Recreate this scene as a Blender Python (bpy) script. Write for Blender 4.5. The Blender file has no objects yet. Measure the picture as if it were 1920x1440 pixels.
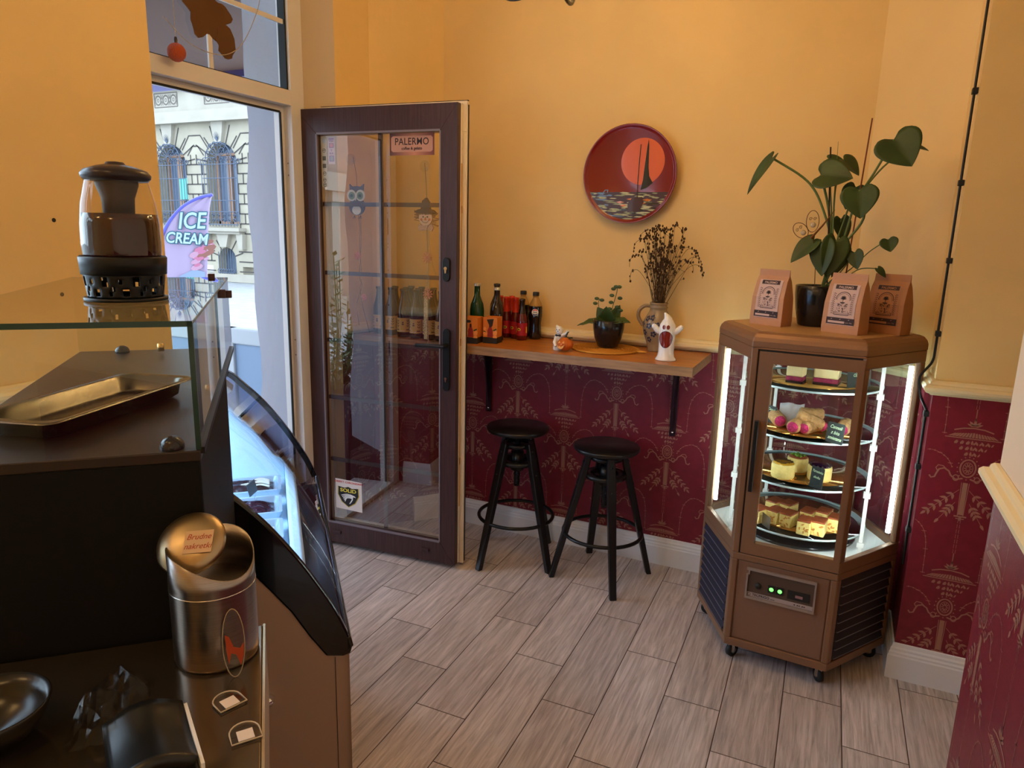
import bpy, bmesh, math, random
from mathutils import Vector, Matrix
random.seed(7)
PI = math.pi
sc = bpy.context.scene
col = sc.collection
H = 1.52

# ------------------------------------------------------------------ camera
cd = bpy.data.cameras.new('camera')
cam = bpy.data.objects.new('camera', cd); col.objects.link(cam)
pitch, roll, yaw, FPX = .2108, .02426, -.43793, 1312.6
cy_, sy_, cp_, sp_ = math.cos(yaw), math.sin(yaw), math.cos(pitch), math.sin(pitch)
fw = Vector((sy_*cp_, cy_*cp_, -sp_)); rt = Vector((cy_, -sy_, 0)); up = rt.cross(fw)
cr, sr = math.cos(roll), math.sin(roll)
rt, up = rt*cr + up*sr, -rt*sr + up*cr
M = Matrix((rt, up, -fw)).transposed().to_4x4(); M.translation = (0, 0, H)
cam.matrix_world = M
cd.sensor_width = 36.0; cd.sensor_fit = 'HORIZONTAL'; cd.lens = 36.0*FPX/1920
cd.clip_start = .02; cd.clip_end = 200
sc.camera = cam

# ------------------------------------------------------------------ world, exposure, big lights
sc.view_settings.view_transform = 'Standard'
sc.view_settings.look = 'None'
sc.view_settings.gamma = 1
sc.view_settings.use_curve_mapping = False
sc.view_settings.exposure = 0.62
w = bpy.data.worlds.new('daylight'); sc.world = w; w.use_nodes = True
bgn = w.node_tree.nodes['Background']
bgn.inputs[0].default_value = (.63, .79, 1.0, 1); bgn.inputs[1].default_value = 3.7

def light(name, kind, loc, energy, color, rot=(0, 0, 0), size=.1, size_y=None, spot=None, blend=.5):
    l = bpy.data.lights.new(name, kind); l.energy = energy; l.color = color
    if kind == 'AREA':
        l.size = size
        if size_y: l.shape = 'RECTANGLE'; l.size_y = size_y
    elif kind in ('POINT', 'SPOT'): l.shadow_soft_size = size
    if kind == 'SPOT': l.spot_size = spot; l.spot_blend = blend
    o = bpy.data.objects.new(name, l); o.location = loc; o.rotation_euler = rot; col.objects.link(o)
    return o
p_ = light('doorway_daylight_portal', 'AREA', (-2.5, 2.1, 1.1), 1, (1, 1, 1), (0, -PI/2, 0), 2.3, .8)
p_.data.cycles.is_portal = True
p2_ = light('added_window_portal', 'AREA', (-2.25, -.2, 1.55), 1, (1, 1, 1), (0, -PI/2, 0), 2.1, 2.5)  # portal for the unseen window added in the left wall
p2_.data.cycles.is_portal = True
WARM = (1.0, .58, .20)
CH_E, BK_E = 19.0, 5.0

# ------------------------------------------------------------------ materials
def mat(name, c, rough=.5, metal=0., var=0., vscale=8., bump=0., bscale=60., coat=0., emit=None, estr=1., trans=0., ior=1.45, stretch=None, alpha=1., sheen=0.):
    m = bpy.data.materials.new(name); m.use_nodes = True
    nt = m.node_tree; b = nt.nodes['Principled BSDF']
    b.inputs['Base Color'].default_value = (*c, 1)
    b.inputs['Roughness'].default_value = rough
    b.inputs['Metallic'].default_value = metal
    b.inputs['Coat Weight'].default_value = coat
    b.inputs['Transmission Weight'].default_value = trans
    b.inputs['IOR'].default_value = ior
    b.inputs['Alpha'].default_value = alpha
    if emit:
        b.inputs['Emission Color'].default_value = (*emit, 1); b.inputs['Emission Strength'].default_value = estr
    if var or bump:
        tc = nt.nodes.new('ShaderNodeTexCoord'); mp = nt.nodes.new('ShaderNodeMapping')
        nt.links.new(tc.outputs['Object'], mp.inputs[0])
        if stretch: mp.inputs['Scale'].default_value = stretch
    if var:
        n = nt.nodes.new('ShaderNodeTexNoise'); n.inputs['Scale'].default_value = vscale; n.inputs['Detail'].default_value = 5
        nt.links.new(mp.outputs[0], n.inputs['Vector'])
        r = nt.nodes.new('ShaderNodeValToRGB')
        r.color_ramp.elements[0].position = .3; r.color_ramp.elements[1].position = .7
        r.color_ramp.elements[0].color = (*[max(0, x*(1-var)) for x in c], 1)
        r.color_ramp.elements[1].color = (*[min(1, x*(1+var)) for x in c], 1)
        nt.links.new(n.outputs[0], r.inputs[0]); nt.links.new(r.outputs[0], b.inputs['Base Color'])
    if bump:
        n = nt.nodes.new('ShaderNodeTexNoise'); n.inputs['Scale'].default_value = bscale; n.inputs['Detail'].default_value = 4
        nt.links.new(mp.outputs[0], n.inputs['Vector'])
        bp = nt.nodes.new('ShaderNodeBump'); bp.inputs['Strength'].default_value = bump; bp.inputs['Distance'].default_value = .01
        nt.links.new(n.outputs[0], bp.inputs['Height']); nt.links.new(bp.outputs[0], b.inputs['Normal'])
    return m

def glass_mat(name, tint=(1, 1, 1), ior=1.5, gain=1.0, rough=0.0):
    m = bpy.data.materials.new(name); m.use_nodes = True
    nt = m.node_tree; nt.nodes.clear()
    o = nt.nodes.new('ShaderNodeOutputMaterial'); mx = nt.nodes.new('ShaderNodeMixShader')
    fr = nt.nodes.new('ShaderNodeFresnel'); fr.inputs[0].default_value = ior
    g = nt.nodes.new('ShaderNodeNewGeometry')
    # front faces only give the mirror image, so a thin slab does not trap light
    t = nt.nodes.new('ShaderNodeBsdfTransparent'); t.inputs[0].default_value = (*tint, 1)
    gl = nt.nodes.new('ShaderNodeBsdfGlossy'); gl.inputs['Roughness'].default_value = rough
    mu = nt.nodes.new('ShaderNodeMath'); mu.operation = 'MULTIPLY'; mu.inputs[1].default_value = gain; mu.use_clamp = True
    sb = nt.nodes.new('ShaderNodeMath'); sb.operation = 'SUBTRACT'; sb.inputs[0].default_value = 1
    m2 = nt.nodes.new('ShaderNodeMath'); m2.operation = 'MULTIPLY'
    nt.links.new(g.outputs['Backfacing'], sb.inputs[1])
    nt.links.new(fr.outputs[0], mu.inputs[0]); nt.links.new(mu.outputs[0], m2.inputs[0]); nt.links.new(sb.outputs[0], m2.inputs[1])
    nt.links.new(m2.outputs[0], mx.inputs[0]); nt.links.new(t.outputs[0], mx.inputs[1]); nt.links.new(gl.outputs[0], mx.inputs[2])
    nt.links.new(mx.outputs[0], o.inputs[0])
    return m

def srgb(r, g, b):
    f = lambda x: ((x/255+.055)/1.055)**2.4 if x > 10 else x/255/12.92
    return (f(r), f(g), f(b))

yellow = mat('yellow_paint', (.83, .58, .235), .55, var=.04, vscale=3, bump=.15, bscale=25)
reveal_tone = mat('beige_reveal', (.60, .47, .31), .6)  # duller and greyer than the yellow wall faces
cream_trim = mat('cream_painted_trim', (.80, .66, .38), .4)
red_paper = mat('burgundy_wallpaper', srgb(122, 28, 44), .42, var=.1, vscale=30, bump=.05, bscale=200)
pattern_gold = mat('faded_gold_print', srgb(168, 118, 100), .4, metal=.15)
pattern_dim = mat('muted_rose_print', srgb(138, 66, 66), .4)
white_trim = mat('white_painted_trim', (.80, .82, .86), .4)
ceil_m = mat('ceiling_paint', (.72, .62, .42), .7)
pvc = mat('white_plastic_frame', (.74, .72, .70), .3)
dark_wood = mat('dark_brown_foil', srgb(66, 42, 44), .35, var=.25, vscale=9, stretch=(14, 14, .8), bump=.08, bscale=30)
rubber = mat('black_rubber', (.012, .012, .012), .6)
black_wood = mat('black_stained_wood', (.008, .007, .008), .3, bump=.1, bscale=40)
black_metal = mat('black_metal', (.01, .01, .011), .35, metal=.3)
steel = mat('brushed_steel', (.34, .30, .28), .28, metal=1, var=.12, vscale=30, stretch=(1, 1, 30))
chrome = mat('chrome', (.8, .8, .8), .08, metal=1)
brass = mat('brass', (.75, .48, .18), .25, metal=1)
door_glass = glass_mat('door_glass', (.985, .985, .985), 1.5, 6.3)
case_glass = glass_mat('clear_glass', (.95, .98, .97), 1.45, 1.3)
edge_glass = mat('green_glass_edge', (.02, .06, .05), .15)
white_c = mat('white_ceramic', (.85, .85, .83), .12, coat=.5)
black_c = mat('black_ceramic', (.012, .012, .014), .22, coat=.3)
paper_w = mat('white_paper', (.75, .68, .66), .7)
ink = mat('dark_brown_ink', (.035, .015, .015), .6)
black_ink = mat('black_ink', (.01, .01, .012), .5)
white_ink = mat('white_ink', (.85, .85, .85), .5)
green_leaf = mat('green_leaf', (.032, .062, .014), .5, var=.35, vscale=12, bump=.1, bscale=40)
stem_green = mat('green_stem', (.12, .18, .05), .45)

# ------------------------------------------------------------------ mesh helpers
class MB:
    def __init__(s, M=None):
        s.v = []; s.f = []; s.mi = []; s.sm = []; s.M = M or Matrix(); s.cur = 0
    def add(s, vs, fs, smooth=False):
        n = len(s.v); s.v += [s.M @ Vector(p) for p in vs]
        for f in fs: s.f.append([n+i for i in f]); s.mi.append(s.cur); s.sm.append(smooth)
        return s
    def box(s, x0, x1, y0, y1, z0, z1):
        if x0 > x1: x0, x1 = x1, x0
        if y0 > y1: y0, y1 = y1, y0
        if z0 > z1: z0, z1 = z1, z0
        return s.add([(x0,y0,z0),(x1,y0,z0),(x1,y1,z0),(x0,y1,z0),(x0,y0,z1),(x1,y0,z1),(x1,y1,z1),(x0,y1,z1)],
            [(0,3,2,1),(4,5,6,7),(0,1,5,4),(1,2,6,5),(2,3,7,6),(3,0,4,7)])
    def prism(s, poly, z0, z1, smooth=False):
        a = sum(poly[i][0]*poly[(i+1) % len(poly)][1]-poly[(i+1) % len(poly)][0]*poly[i][1] for i in range(len(poly)))
        if a < 0: poly = poly[::-1]
        n = len(poly)
        vs = [(x, y, z0) for x, y in poly]+[(x, y, z1) for x, y in poly]
        s.add(vs, [tuple(range(n-1, -1, -1)), tuple(range(n, 2*n))])
        s.add(vs, [(i, (i+1) % n, n+(i+1) % n, n+i) for i in range(n)], smooth)
        return s
    def xz(s, poly, y0, y1):
        # polygon in the x z plane, extruded along y (y0 is the face towards -y)
        a = sum(poly[i][0]*poly[(i+1) % len(poly)][1]-poly[(i+1) % len(poly)][0]*poly[i][1] for i in range(len(poly)))
        if a < 0: poly = poly[::-1]
        n = len(poly)
        vs = [(x, y0, z) for x, z in poly]+[(x, y1, z) for x, z in poly]
        return s.add(vs, [tuple(range(n)), tuple(range(2*n-1, n-1, -1))]+[(i, n+i, n+(i+1) % n, (i+1) % n) for i in range(n)])
    def flat(s, poly, z=0.):
        a = sum(poly[i][0]*poly[(i+1) % len(poly)][1]-poly[(i+1) % len(poly)][0]*poly[i][1] for i in range(len(poly)))
        if a < 0: poly = poly[::-1]
        return s.add([(x, y, z) for x, y in poly], [tuple(range(len(poly)))])
    def lathe(s, prof, seg=32, c=(0, 0, 0), sx=1., sy=1.):
        n = len(prof); vs = []; fs = []
        for r, z in prof:
            for k in range(seg):
                a = 2*PI*k/seg; vs.append((c[0]+r*sx*math.cos(a), c[1]+r*sy*math.sin(a), c[2]+z))
        for i in range(n-1):
            for k in range(seg):
                k2 = (k+1) % seg; fs.append((i*seg+k, i*seg+k2, (i+1)*seg+k2, (i+1)*seg+k))
        s.add(vs, fs, True)
        if prof[0][0] > 1e-5: s.add(vs[:seg], [tuple(range(seg-1, -1, -1))])
        if prof[-1][0] > 1e-5: s.add(vs[-seg:], [tuple(range(seg))])
        return s
    def ball(s, c, r, seg=16, sx=1., sy=1., sz=1.):
        k = max(6, seg//2); pr = [(max(1e-6, r*math.sin(PI*i/k)), -r*sz*math.cos(PI*i/k)) for i in range(k+1)]
        pr[0] = (1e-6, pr[0][1]); pr[-1] = (1e-6, pr[-1][1])
        return s.lathe(pr, seg, c, sx, sy)
    def tube(s, pts, r, seg=8, closed=False, cap=True):
        P = [Vector(p) for p in pts]; n = len(P)
        rr = r if isinstance(r, (list, tuple)) else [r]*n
        T = []
        for i in range(n):
            if closed: t = P[(i+1) % n]-P[i-1]
            else: t = P[min(i+1, n-1)]-P[max(i-1, 0)]
            T.append(t.normalized() if t.length > 1e-9 else Vector((0, 0, 1)))
        a = Vector((0, 0, 1)) if abs(T[0].z) < .9 else Vector((1, 0, 0))
        u = T[0].cross(a).normalized(); vs = []
        for i in range(n):
            u = (u-T[i]*u.dot(T[i])).normalized(); v = T[i].cross(u)
            for k in range(seg):
                an = 2*PI*k/seg; vs.append(P[i]+(u*math.cos(an)+v*math.sin(an))*rr[i])
        fs = []
        for i in range(n if closed else n-1):
            j = (i+1) % n
            for k in range(seg):
                k2 = (k+1) % seg; fs.append((i*seg+k, i*seg+k2, j*seg+k2, j*seg+k))
        s.add(vs, fs, True)
        if not closed and cap: s.add(vs[:seg], [tuple(range(seg-1, -1, -1))]); s.add(vs[-seg:], [tuple(range(seg))])
        return s
    def bar(s, a, b, w, d, side=(0, 0, 1)):
        # square bar a->b, w across, d along `side`
        a = Vector(a); b = Vector(b); t = (b-a).normalized(); sd = Vector(side); sd = (sd-t*sd.dot(t)).normalized(); q = t.cross(sd)
        vs = []
        for p in (a, b):
            for i, j in ((-1, -1), (1, -1), (1, 1), (-1, 1)): vs.append(p+q*(i*w/2)+sd*(j*d/2))
        return s.add(vs, [(3,2,1,0),(4,5,6,7),(0,1,5,4),(1,2,6,5),(2,3,7,6),(3,0,4,7)])
    def line(s, pts, w, z=0.):
        # flat ribbon in the xy plane
        P = [Vector((p[0], p[1])) for p in pts]; n = len(P); vs = []
        for i in range(n):
            t = P[min(i+1, n-1)]-P[max(i-1, 0)]
            t = t.normalized() if t.length > 1e-9 else Vector((1, 0)); q = Vector((-t.y, t.x))*w/2
            vs += [(P[i].x-q.x, P[i].y-q.y, z), (P[i].x+q.x, P[i].y+q.y, z)]
        return s.add(vs, [(2*i, 2*i+2, 2*i+3, 2*i+1) for i in range(n-1)])
    def build(s, name, mats, parent=None, bevel=0., bseg=2, sub=0):
        me = bpy.data.meshes.new(name); me.from_pydata([tuple(p) for p in s.v], [], s.f)
        if not isinstance(mats, (list, tuple)): mats = [mats]
        for m in mats: me.materials.append(m)
        for i, p in enumerate(me.polygons): p.material_index = s.mi[i]; p.use_smooth = s.sm[i]
        me.update(); o = bpy.data.objects.new(name, me); col.objects.link(o)
        if parent is not None: o.parent = parent
        if bevel:
            b = o.modifiers.new('bevel', 'BEVEL'); b.width = bevel; b.segments = bseg; b.limit_method = 'ANGLE'; b.angle_limit = .6
        if sub: b = o.modifiers.new('sub', 'SUBSURF'); b.levels = sub; b.render_levels = sub
        return o

def text_mb(mb, body, size, F, bold=0., shear=0., align='CENTER', stretch=1., spacing=1.):
    """adds flat letters to mb; F maps text plane (x right, y up) into mb space"""
    cu = bpy.data.curves.new('t', 'FONT'); cu.body = body; cu.size = size; cu.align_x = align; cu.align_y = 'CENTER'
    cu.offset = bold; cu.shear = shear; cu.space_character = spacing; cu.resolution_u = 3
    o = bpy.data.objects.new('t', cu); col.objects.link(o)
    bpy.context.view_layer.update()
    dg = bpy.context.evaluated_depsgraph_get(); me = bpy.data.meshes.new_from_object(o.evaluated_get(dg))
    vs = [F @ Vector((v.co.x*stretch, v.co.y, 0)) for v in me.vertices]; fs = [tuple(p.vertices) for p in me.polygons]
    mb.add(vs, fs); bpy.data.objects.remove(o); bpy.data.curves.remove(cu); bpy.data.meshes.remove(me)

def frame(o, x, y):
    x = Vector(x).normalized(); y = Vector(y); y = (y-x*y.dot(x)).normalized(); z = x.cross(y)
    m = Matrix((x, y, z)).transposed().to_4x4(); m.translation = Vector(o); return m

def tag(o, label=None, cat=None, group=None, kind=None):
    if label: o['label'] = label
    if cat: o['category'] = cat
    if group: o['group'] = group
    if kind: o['kind'] = kind
    return o
def thing(name, label, cat, loc=(0, 0, 0), rz=0., group=None, M=None):
    o = bpy.data.objects.new(name, None); o.empty_display_size = .05; col.objects.link(o)
    if M is not None: o.matrix_world = M
    else: o.location = loc; o.rotation_euler = (0, 0, rz)
    return tag(o, label, cat, group)
def struct(o): o['kind'] = 'structure'; return o
def children(o): return [c for c in bpy.data.objects if c.parent == o]
def dup(o, loc, rz=0., label=None, group=None):
    r = o.copy(); col.objects.link(r); r.location = loc; r.rotation_euler = (0, 0, rz)
    if label: r['label'] = label
    if group: r['group'] = group
    for c in children(o):
        k = c.copy(); col.objects.link(k); k.parent = r
        for g in children(c):
            q = g.copy(); col.objects.link(q); q.parent = k
    return r
def arc(cx, cy, r, a0, a1, n=12): return [(cx+r*math.cos(a0+(a1-a0)*i/n), cy+r*math.sin(a0+(a1-a0)*i/n)) for i in range(n+1)]
def lerp(a, b, t): return a+(b-a)*t
def spline(pts, n=8):
    P = [Vector(p) for p in pts]; out = []
    for i in range(len(P)-1):
        p0, p1, p2, p3 = P[max(i-1, 0)], P[i], P[i+1], P[min(i+2, len(P)-1)]
        for k in range(n):
            t = k/n; out.append(.5*((2*p1)+(p2-p0)*t+(2*p0-5*p1+4*p2-p3)*t*t+(-p0+3*p1-3*p2+p3)*t**3))
    out.append(P[-1]); return out

# ================================================================== the room
TW, TL, TA = .18317, .6045, .01863
def floor_mat():
    m = bpy.data.materials.new('wood_look_floor_tiles'); m.use_nodes = True; nt = m.node_tree; b = nt.nodes['Principled BSDF']
    L = nt.links.new
    def mth(op, a, c=None, d=None):
        n = nt.nodes.new('ShaderNodeMath'); n.operation = op
        for i, x in enumerate((a, c, d)):
            if x is None: continue
            if isinstance(x, (int, float)): n.inputs[i].default_value = x
            else: L(x, n.inputs[i])
        return n.outputs[0]
    tc = nt.nodes.new('ShaderNodeTexCoord'); sp = nt.nodes.new('ShaderNodeSeparateXYZ'); L(tc.outputs['Object'], sp.inputs[0])
    x, y = sp.outputs[0], sp.outputs[1]; c, s = math.cos(TA), math.sin(TA)
    u = mth('ADD', mth('MULTIPLY', x, c), mth('MULTIPLY', y, s)); v = mth('SUBTRACT', mth('MULTIPLY', y, c), mth('MULTIPLY', x, s))
    a = mth('DIVIDE', mth('ADD', u, 1.46177+TW*40), TW)
    ci = mth('FLOOR', a); fu = mth('FRACT', a)
    bb = mth('DIVIDE', mth('SUBTRACT', mth('ADD', v, 12.09), mth('SUBTRACT', .332, mth('MULTIPLY', mth('SUBTRACT', ci, 40), .2013))), TL)
    ri = mth('FLOOR', bb); fv = mth('FRACT', bb)
    du = mth('MULTIPLY', mth('MINIMUM', fu, mth('SUBTRACT', 1, fu)), TW); dv = mth('MULTIPLY', mth('MINIMUM', fv, mth('SUBTRACT', 1, fv)), TL)
    d = mth('MINIMUM', du, dv); grout = mth('LESS_THAN', d, .0016)
    cb = nt.nodes.new('ShaderNodeCombineXYZ'); L(ci, cb.inputs[0]); L(ri, cb.inputs[1])
    wn = nt.nodes.new('ShaderNodeTexWhiteNoise'); wn.noise_dimensions = '2D'; L(cb.outputs[0], wn.inputs['Vector'])
    c2 = nt.nodes.new('ShaderNodeCombineXYZ'); L(mth('MULTIPLY', u, 38), c2.inputs[0]); L(mth('MULTIPLY', v, 2.2), c2.inputs[1]); L(mth('MULTIPLY', wn.outputs[0], 40), c2.inputs[2])
    ns = nt.nodes.new('ShaderNodeTexNoise'); ns.inputs['Scale'].default_value = 2.2; ns.inputs['Detail'].default_value = 8; ns.inputs['Roughness'].default_value = .65; ns.inputs['Distortion'].default_value = .6
    L(c2.outputs[0], ns.inputs['Vector'])
    cr = nt.nodes.new('ShaderNodeValToRGB'); e = cr.color_ramp.elements
    e[0].position = .32; e[0].color = (*srgb(160, 150, 150), 1); e[1].position = .68; e[1].color = (*srgb(226, 216, 216), 1); L(ns.outputs[0], cr.inputs[0])
    hv = nt.nodes.new('ShaderNodeHueSaturation'); L(cr.outputs[0], hv.inputs['Color']); L(mth('ADD', .88, mth('MULTIPLY', wn.outputs[0], .24)), hv.inputs['Value'])
    mx = nt.nodes.new('ShaderNodeMix'); mx.data_type = 'RGBA'; L(grout, mx.inputs[0]); L(hv.outputs[0], mx.inputs[6]); mx.inputs[7].default_value = (*srgb(70, 48, 40), 1)
    L(mx.outputs[2], b.inputs['Base Color']); b.inputs['Roughness'].default_value = .42
    hgt = mth('ADD', mth('MULTIPLY', mth('MINIMUM', d, .004), 250), mth('MULTIPLY', ns.outputs[0], .45))
    bp = nt.nodes.new('ShaderNodeBump'); bp.inputs['Strength'].default_value = .35; bp.inputs['Distance'].default_value = .002; L(hgt, bp.inputs['Height']); L(bp.outputs[0], b.inputs['Normal'])
    return m
mb = MB(); mb.box(-2.52, 1.6, -1.7, 3.4, -.12, 0); struct(mb.build('floor', floor_mat()))
mb = MB(); mb.box(-2.52, 1.6, -1.7, 3.4, 3.0, 3.1); struct(mb.build('ceiling', ceil_m))

A_ = (-1.86, 3.115); B_ = (-2.09, 2.83); C_ = (-2.13, 2.635); D_ = (.03, 3.115); E_ = (.30, 2.87); F_ = (.30, 2.63)
ZR = 1.045                                   # where the wallpaper meets the chair rail

def motif(mb, ox, oz, L0, L1, z0, z1):
    """one printed ornament of the wallpaper, as flat shapes within [L0,L1] x [z0,z1]"""
    def ok(pts): return all(L0+.002 < ox+p[0] < L1-.002 and z0 < oz+p[1] < z1 for p in pts)
    def F(pts):
        if ok(pts): mb.flat([(ox+p[0], oz+p[1]) for p in pts], .0006)
    def Ln(pts, w):
        q = []
        for p in pts:
            if ok([p]): q.append((ox+p[0], oz+p[1]))
            else:
                if len(q) > 1: mb.line(q, w, .0006)
                q = []
        if len(q) > 1: mb.line(q, w, .0006)
    def leaf(x, y, a, l=.022, w=.0075):
        c, s = math.cos(a), math.sin(a)
        F([(x+c*t*l-s*o*w, y+s*t*l+c*o*w) for t, o in ((0, 0), (.3, -.5), (.65, -.4), (1, 0), (.65, .4), (.3, .5))])
    # wreath
    Ln([(.022*math.cos(t*PI/8), .03*math.sin(t*PI/8)) for t in range(17)], .0045)
    Ln([(.014*math.cos(t*PI/8), .02*math.sin(t*PI/8)) for t in range(17)], .002)
    for k in range(10):
        a = k*PI/5; Ln([(.004*math.cos(a), .006*math.sin(a)), (.011*math.cos(a), .017*math.sin(a))], .0026)
    for k in range(16):
        a = k*PI/8; F([(.03*math.cos(a)+.0025*c, .039*math.sin(a)+.0025*s) for c, s in ((1, 0), (0, 1), (-1, 0), (0, -1))])
    # bowl of small leaves
    for row in range(3):
        n = 3+row*2
        for k in range(n):
            x = (k-(n-1)/2)*.0165; leaf(x, .042+row*.019, PI/2+(.5 if x > 0 else -.5 if x < 0 else 0), .016, .007)
            leaf(x+.004, .042+row*.019, PI/2-.5, .013, .005)
    # ribbed cover
    for k in range(-7, 8):
        F([(k*.0095-.0035, .105), (k*.0095+.004, .105), (k*.0072+.004, .121-abs(k)*.0008), (k*.0072-.001, .121-abs(k)*.0008)])
    Ln([(-.078, .101), (.078, .101)], .003); Ln([(-.055, .126), (-.03, .134), (0, .137), (.03, .134), (.055, .126)], .004)
    # finial
    for a in (.35, .8, PI/2, PI-.8, PI-.35): leaf(0, .142, a, .03 if a == PI/2 else .024, .008)
    Ln([(0, .16), (0, .2)], .003)
    for k in range(7): Ln([(-.0035, .2+k*.018), (-.0035, .214+k*.018)], .0012); Ln([(.0035, .2+k*.018), (.0035, .214+k*.018)], .0012)
    leaf(0, .335, -PI/2, .02, .008)
    for s in (-1, 1):
        # ribbon scroll
        Ln([(s*x, y) for x, y in ((.012, -.036), (.03, -.042), (.045, -.03), (.052, -.016), (.066, -.008), (.08, -.014), (.086, -.028), (.09, -.042), (.1, -.046), (.106, -.038))], .005)
        Ln([(s*x, y) for x, y in ((.058, -.012), (.07, -.001), (.084, .0), (.09, -.01), (.084, -.02))], .003)
        Ln([(s*.03+s*.008*math.cos(t), -.036+.01*math.sin(t)) for t in [i*PI/5 for i in range(11)]], .003)
        # column
        Ln([(s*.011, -.05), (s*.008, -.165)], .002)
        # laurel spray
        for j, (x0, y0, x1, y1) in enumerate(((.014, -.075, .1, -.165), (.02, -.12, .06, -.185))):
            Ln([(s*lerp(x0, x1, t/4), lerp(y0, y1, t/4)) for t in range(5)], .0016)
            for t in range(5 if j == 0 else 3):
                px, py = lerp(x0, x1, (t+1)/5.5), lerp(y0, y1, (t+1)/5.5)
                for o in (-.75, .75): 
                    a = math.atan2(y1-y0, x1-x0)+o; leaf(s*px, py, a if s > 0 else PI-a, .022, .0085)
            a = math.atan2(y1-y0, x1-x0); leaf(s*x1, y1, a if s > 0 else PI-a, .022, .009)
        # beaded arch
        P = [(s*p.x, p.y) for p in spline([(.045, .0, 0), (.06, .025, 0), (.085, .043, 0), (.115, .05, 0), (.14, .038, 0), (.16, .01, 0), (.17, -.03, 0), (.173, -.08, 0), (.174, -.14, 0)], 4)]
        Ln(P, .0016)
        for p in P[::2]: F([(p[0]+.003*c, p[1]+.003*d) for c, d in ((1, 0), (0, 1), (-1, 0), (0, -1))])
        for p in P[2::6]: F([(p[0]-.007, p[1]-.001), (p[0]+.007, p[1]-.001), (p[0]+.007, p[1]+.001), (p[0]-.007, p[1]+.001)])
    Ln([(0, -.05), (0, -.162)], .014)
    Ln([(-.018, -.168), (.018, -.168)], .005); Ln([(-.012, -.176), (.012, -.176)], .003)

def wall_face(mb, p, q, zt=3.0, zl=0.0, phase=None, split=True):
    """inner face of a wall from p to q (inside is to the right of p->q), paint above, printed paper below"""
    p = Vector((*p, 0)); q = Vector((*q, 0)); L = (q-p).length
    F = frame(p, q-p, (0, 0, 1)); old = mb.M; mb.M = old @ F
    if not split:
        mb.cur = 0; mb.add([(0, zl, 0), (L, zl, 0), (L, zt, 0), (0, zt, 0)], [(0, 1, 2, 3)]); mb.M = old; return
    mb.cur = 0; mb.add([(0, ZR, 0), (L, ZR, 0), (L, zt, 0), (0, zt, 0)], [(0, 1, 2, 3)])
    mb.cur = 1; mb.add([(0, zl, 0), (L, zl, 0), (L, ZR, 0), (0, ZR, 0)], [(0, 1, 2, 3)])
    if phase is not None:
        mb.cur = 2
        for k in range(-6, 12):
            for j, (dx, dz) in enumerate(((0, .802), (0, .302), (.255, .554), (.255, .054), (.255, 1.054), (0, 1.302))):
                ox = phase+k*.51+dx
                if -.3 < ox < L+.3: motif(mb, ox, dz, 0, L, .13, ZR)
    mb.M = old
def backing(mb, poly, z0=0, z1=3.0): mb.cur = 0; mb.prism(poly, z0, z1)

WM = [yellow, red_paper, pattern_gold]
# back wall: bay with two canted corners
mb = MB(); backing(mb, [(-1.86, 3.116), (.03, 3.116), (.03, 3.3), (-1.86, 3.3)]); wall_face(mb, A_, D_, phase=.436)
struct(mb.build('wall_back', WM))
# left of the bay, up to the door frame
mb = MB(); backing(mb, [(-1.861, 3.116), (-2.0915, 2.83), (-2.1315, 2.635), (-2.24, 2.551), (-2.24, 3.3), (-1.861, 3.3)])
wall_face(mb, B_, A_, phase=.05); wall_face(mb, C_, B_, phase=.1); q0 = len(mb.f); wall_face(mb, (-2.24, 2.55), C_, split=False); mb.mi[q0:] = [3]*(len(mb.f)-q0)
struct(mb.build('wall_left_bay', WM+[reveal_tone]))
# left wall beside the counter
mb = MB(); wy0, wy1, wz0, wz1 = -1.45, 1.05, .5, 2.6
for y0_, y1_, za_, zb_ in ((-1.7, wy0, 0, 3), (wy1, 1.624, 0, 3), (wy0, wy1, 0, wz0), (wy0, wy1, wz1, 3)): mb.cur = 0; mb.box(-2.3, -2.031, y0_, y1_, za_, zb_)
wall_face(mb, (-2.03, wy1), (-2.03, 1.625), phase=.3); mb.cur = 0
wall_face(mb, (-2.03, 1.625), (-2.3, 1.625), phase=.12)
# small drilled hole
mb.cur = 3; mb.M = frame((-2.0295, 1.273, 1.528), (0, 1, 0), (0, 0, 1)); mb.flat([(.006*math.cos(i*PI/5), .006*math.sin(i*PI/5)) for i in range(10)])
struct(mb.build('wall_left', WM+[black_ink]))
# right of the bay and the passage beyond
mb = MB(); backing(mb, [(.0305, 3.116), (.301, 2.871), (.301, 2.631), (1.6, 2.631), (1.6, 3.3), (.0305, 3.3)])
wall_face(mb, D_, E_, phase=.18); wall_face(mb, E_, F_, phase=.1); wall_face(mb, F_, (1.6, 2.63), phase=.13)
struct(mb.build('wall_right_bay', WM))
mb = MB(); backing(mb, [(.326, -1.7), (.326, 1.655), (.5, 1.655), (.5, -1.7)]); wall_face(mb, (.325, 1.66), (.325, -1.5), phase=.1); wall_face(mb, (.5, 1.66), (.325, 1.66), phase=None)
struct(mb.build('wall_right', [mat('cream_wall_paint', (.80, .62, .42), .6, var=.03, vscale=3), red_paper, pattern_gold]))
mb = MB(); mb.box(1.6, 1.7, 1.3, 2.7, 0, 3); struct(mb.build('wall_passage', yellow))
mb = MB(); mb.box(.5, 1.65, 1.2, 1.3, 0, 3); struct(mb.build('wall_passage_end', yellow))
mb = MB(); mb.box(-2.3, .5, -1.75, -1.5, 0, 3); struct(mb.build('wall_front', yellow))

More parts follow.
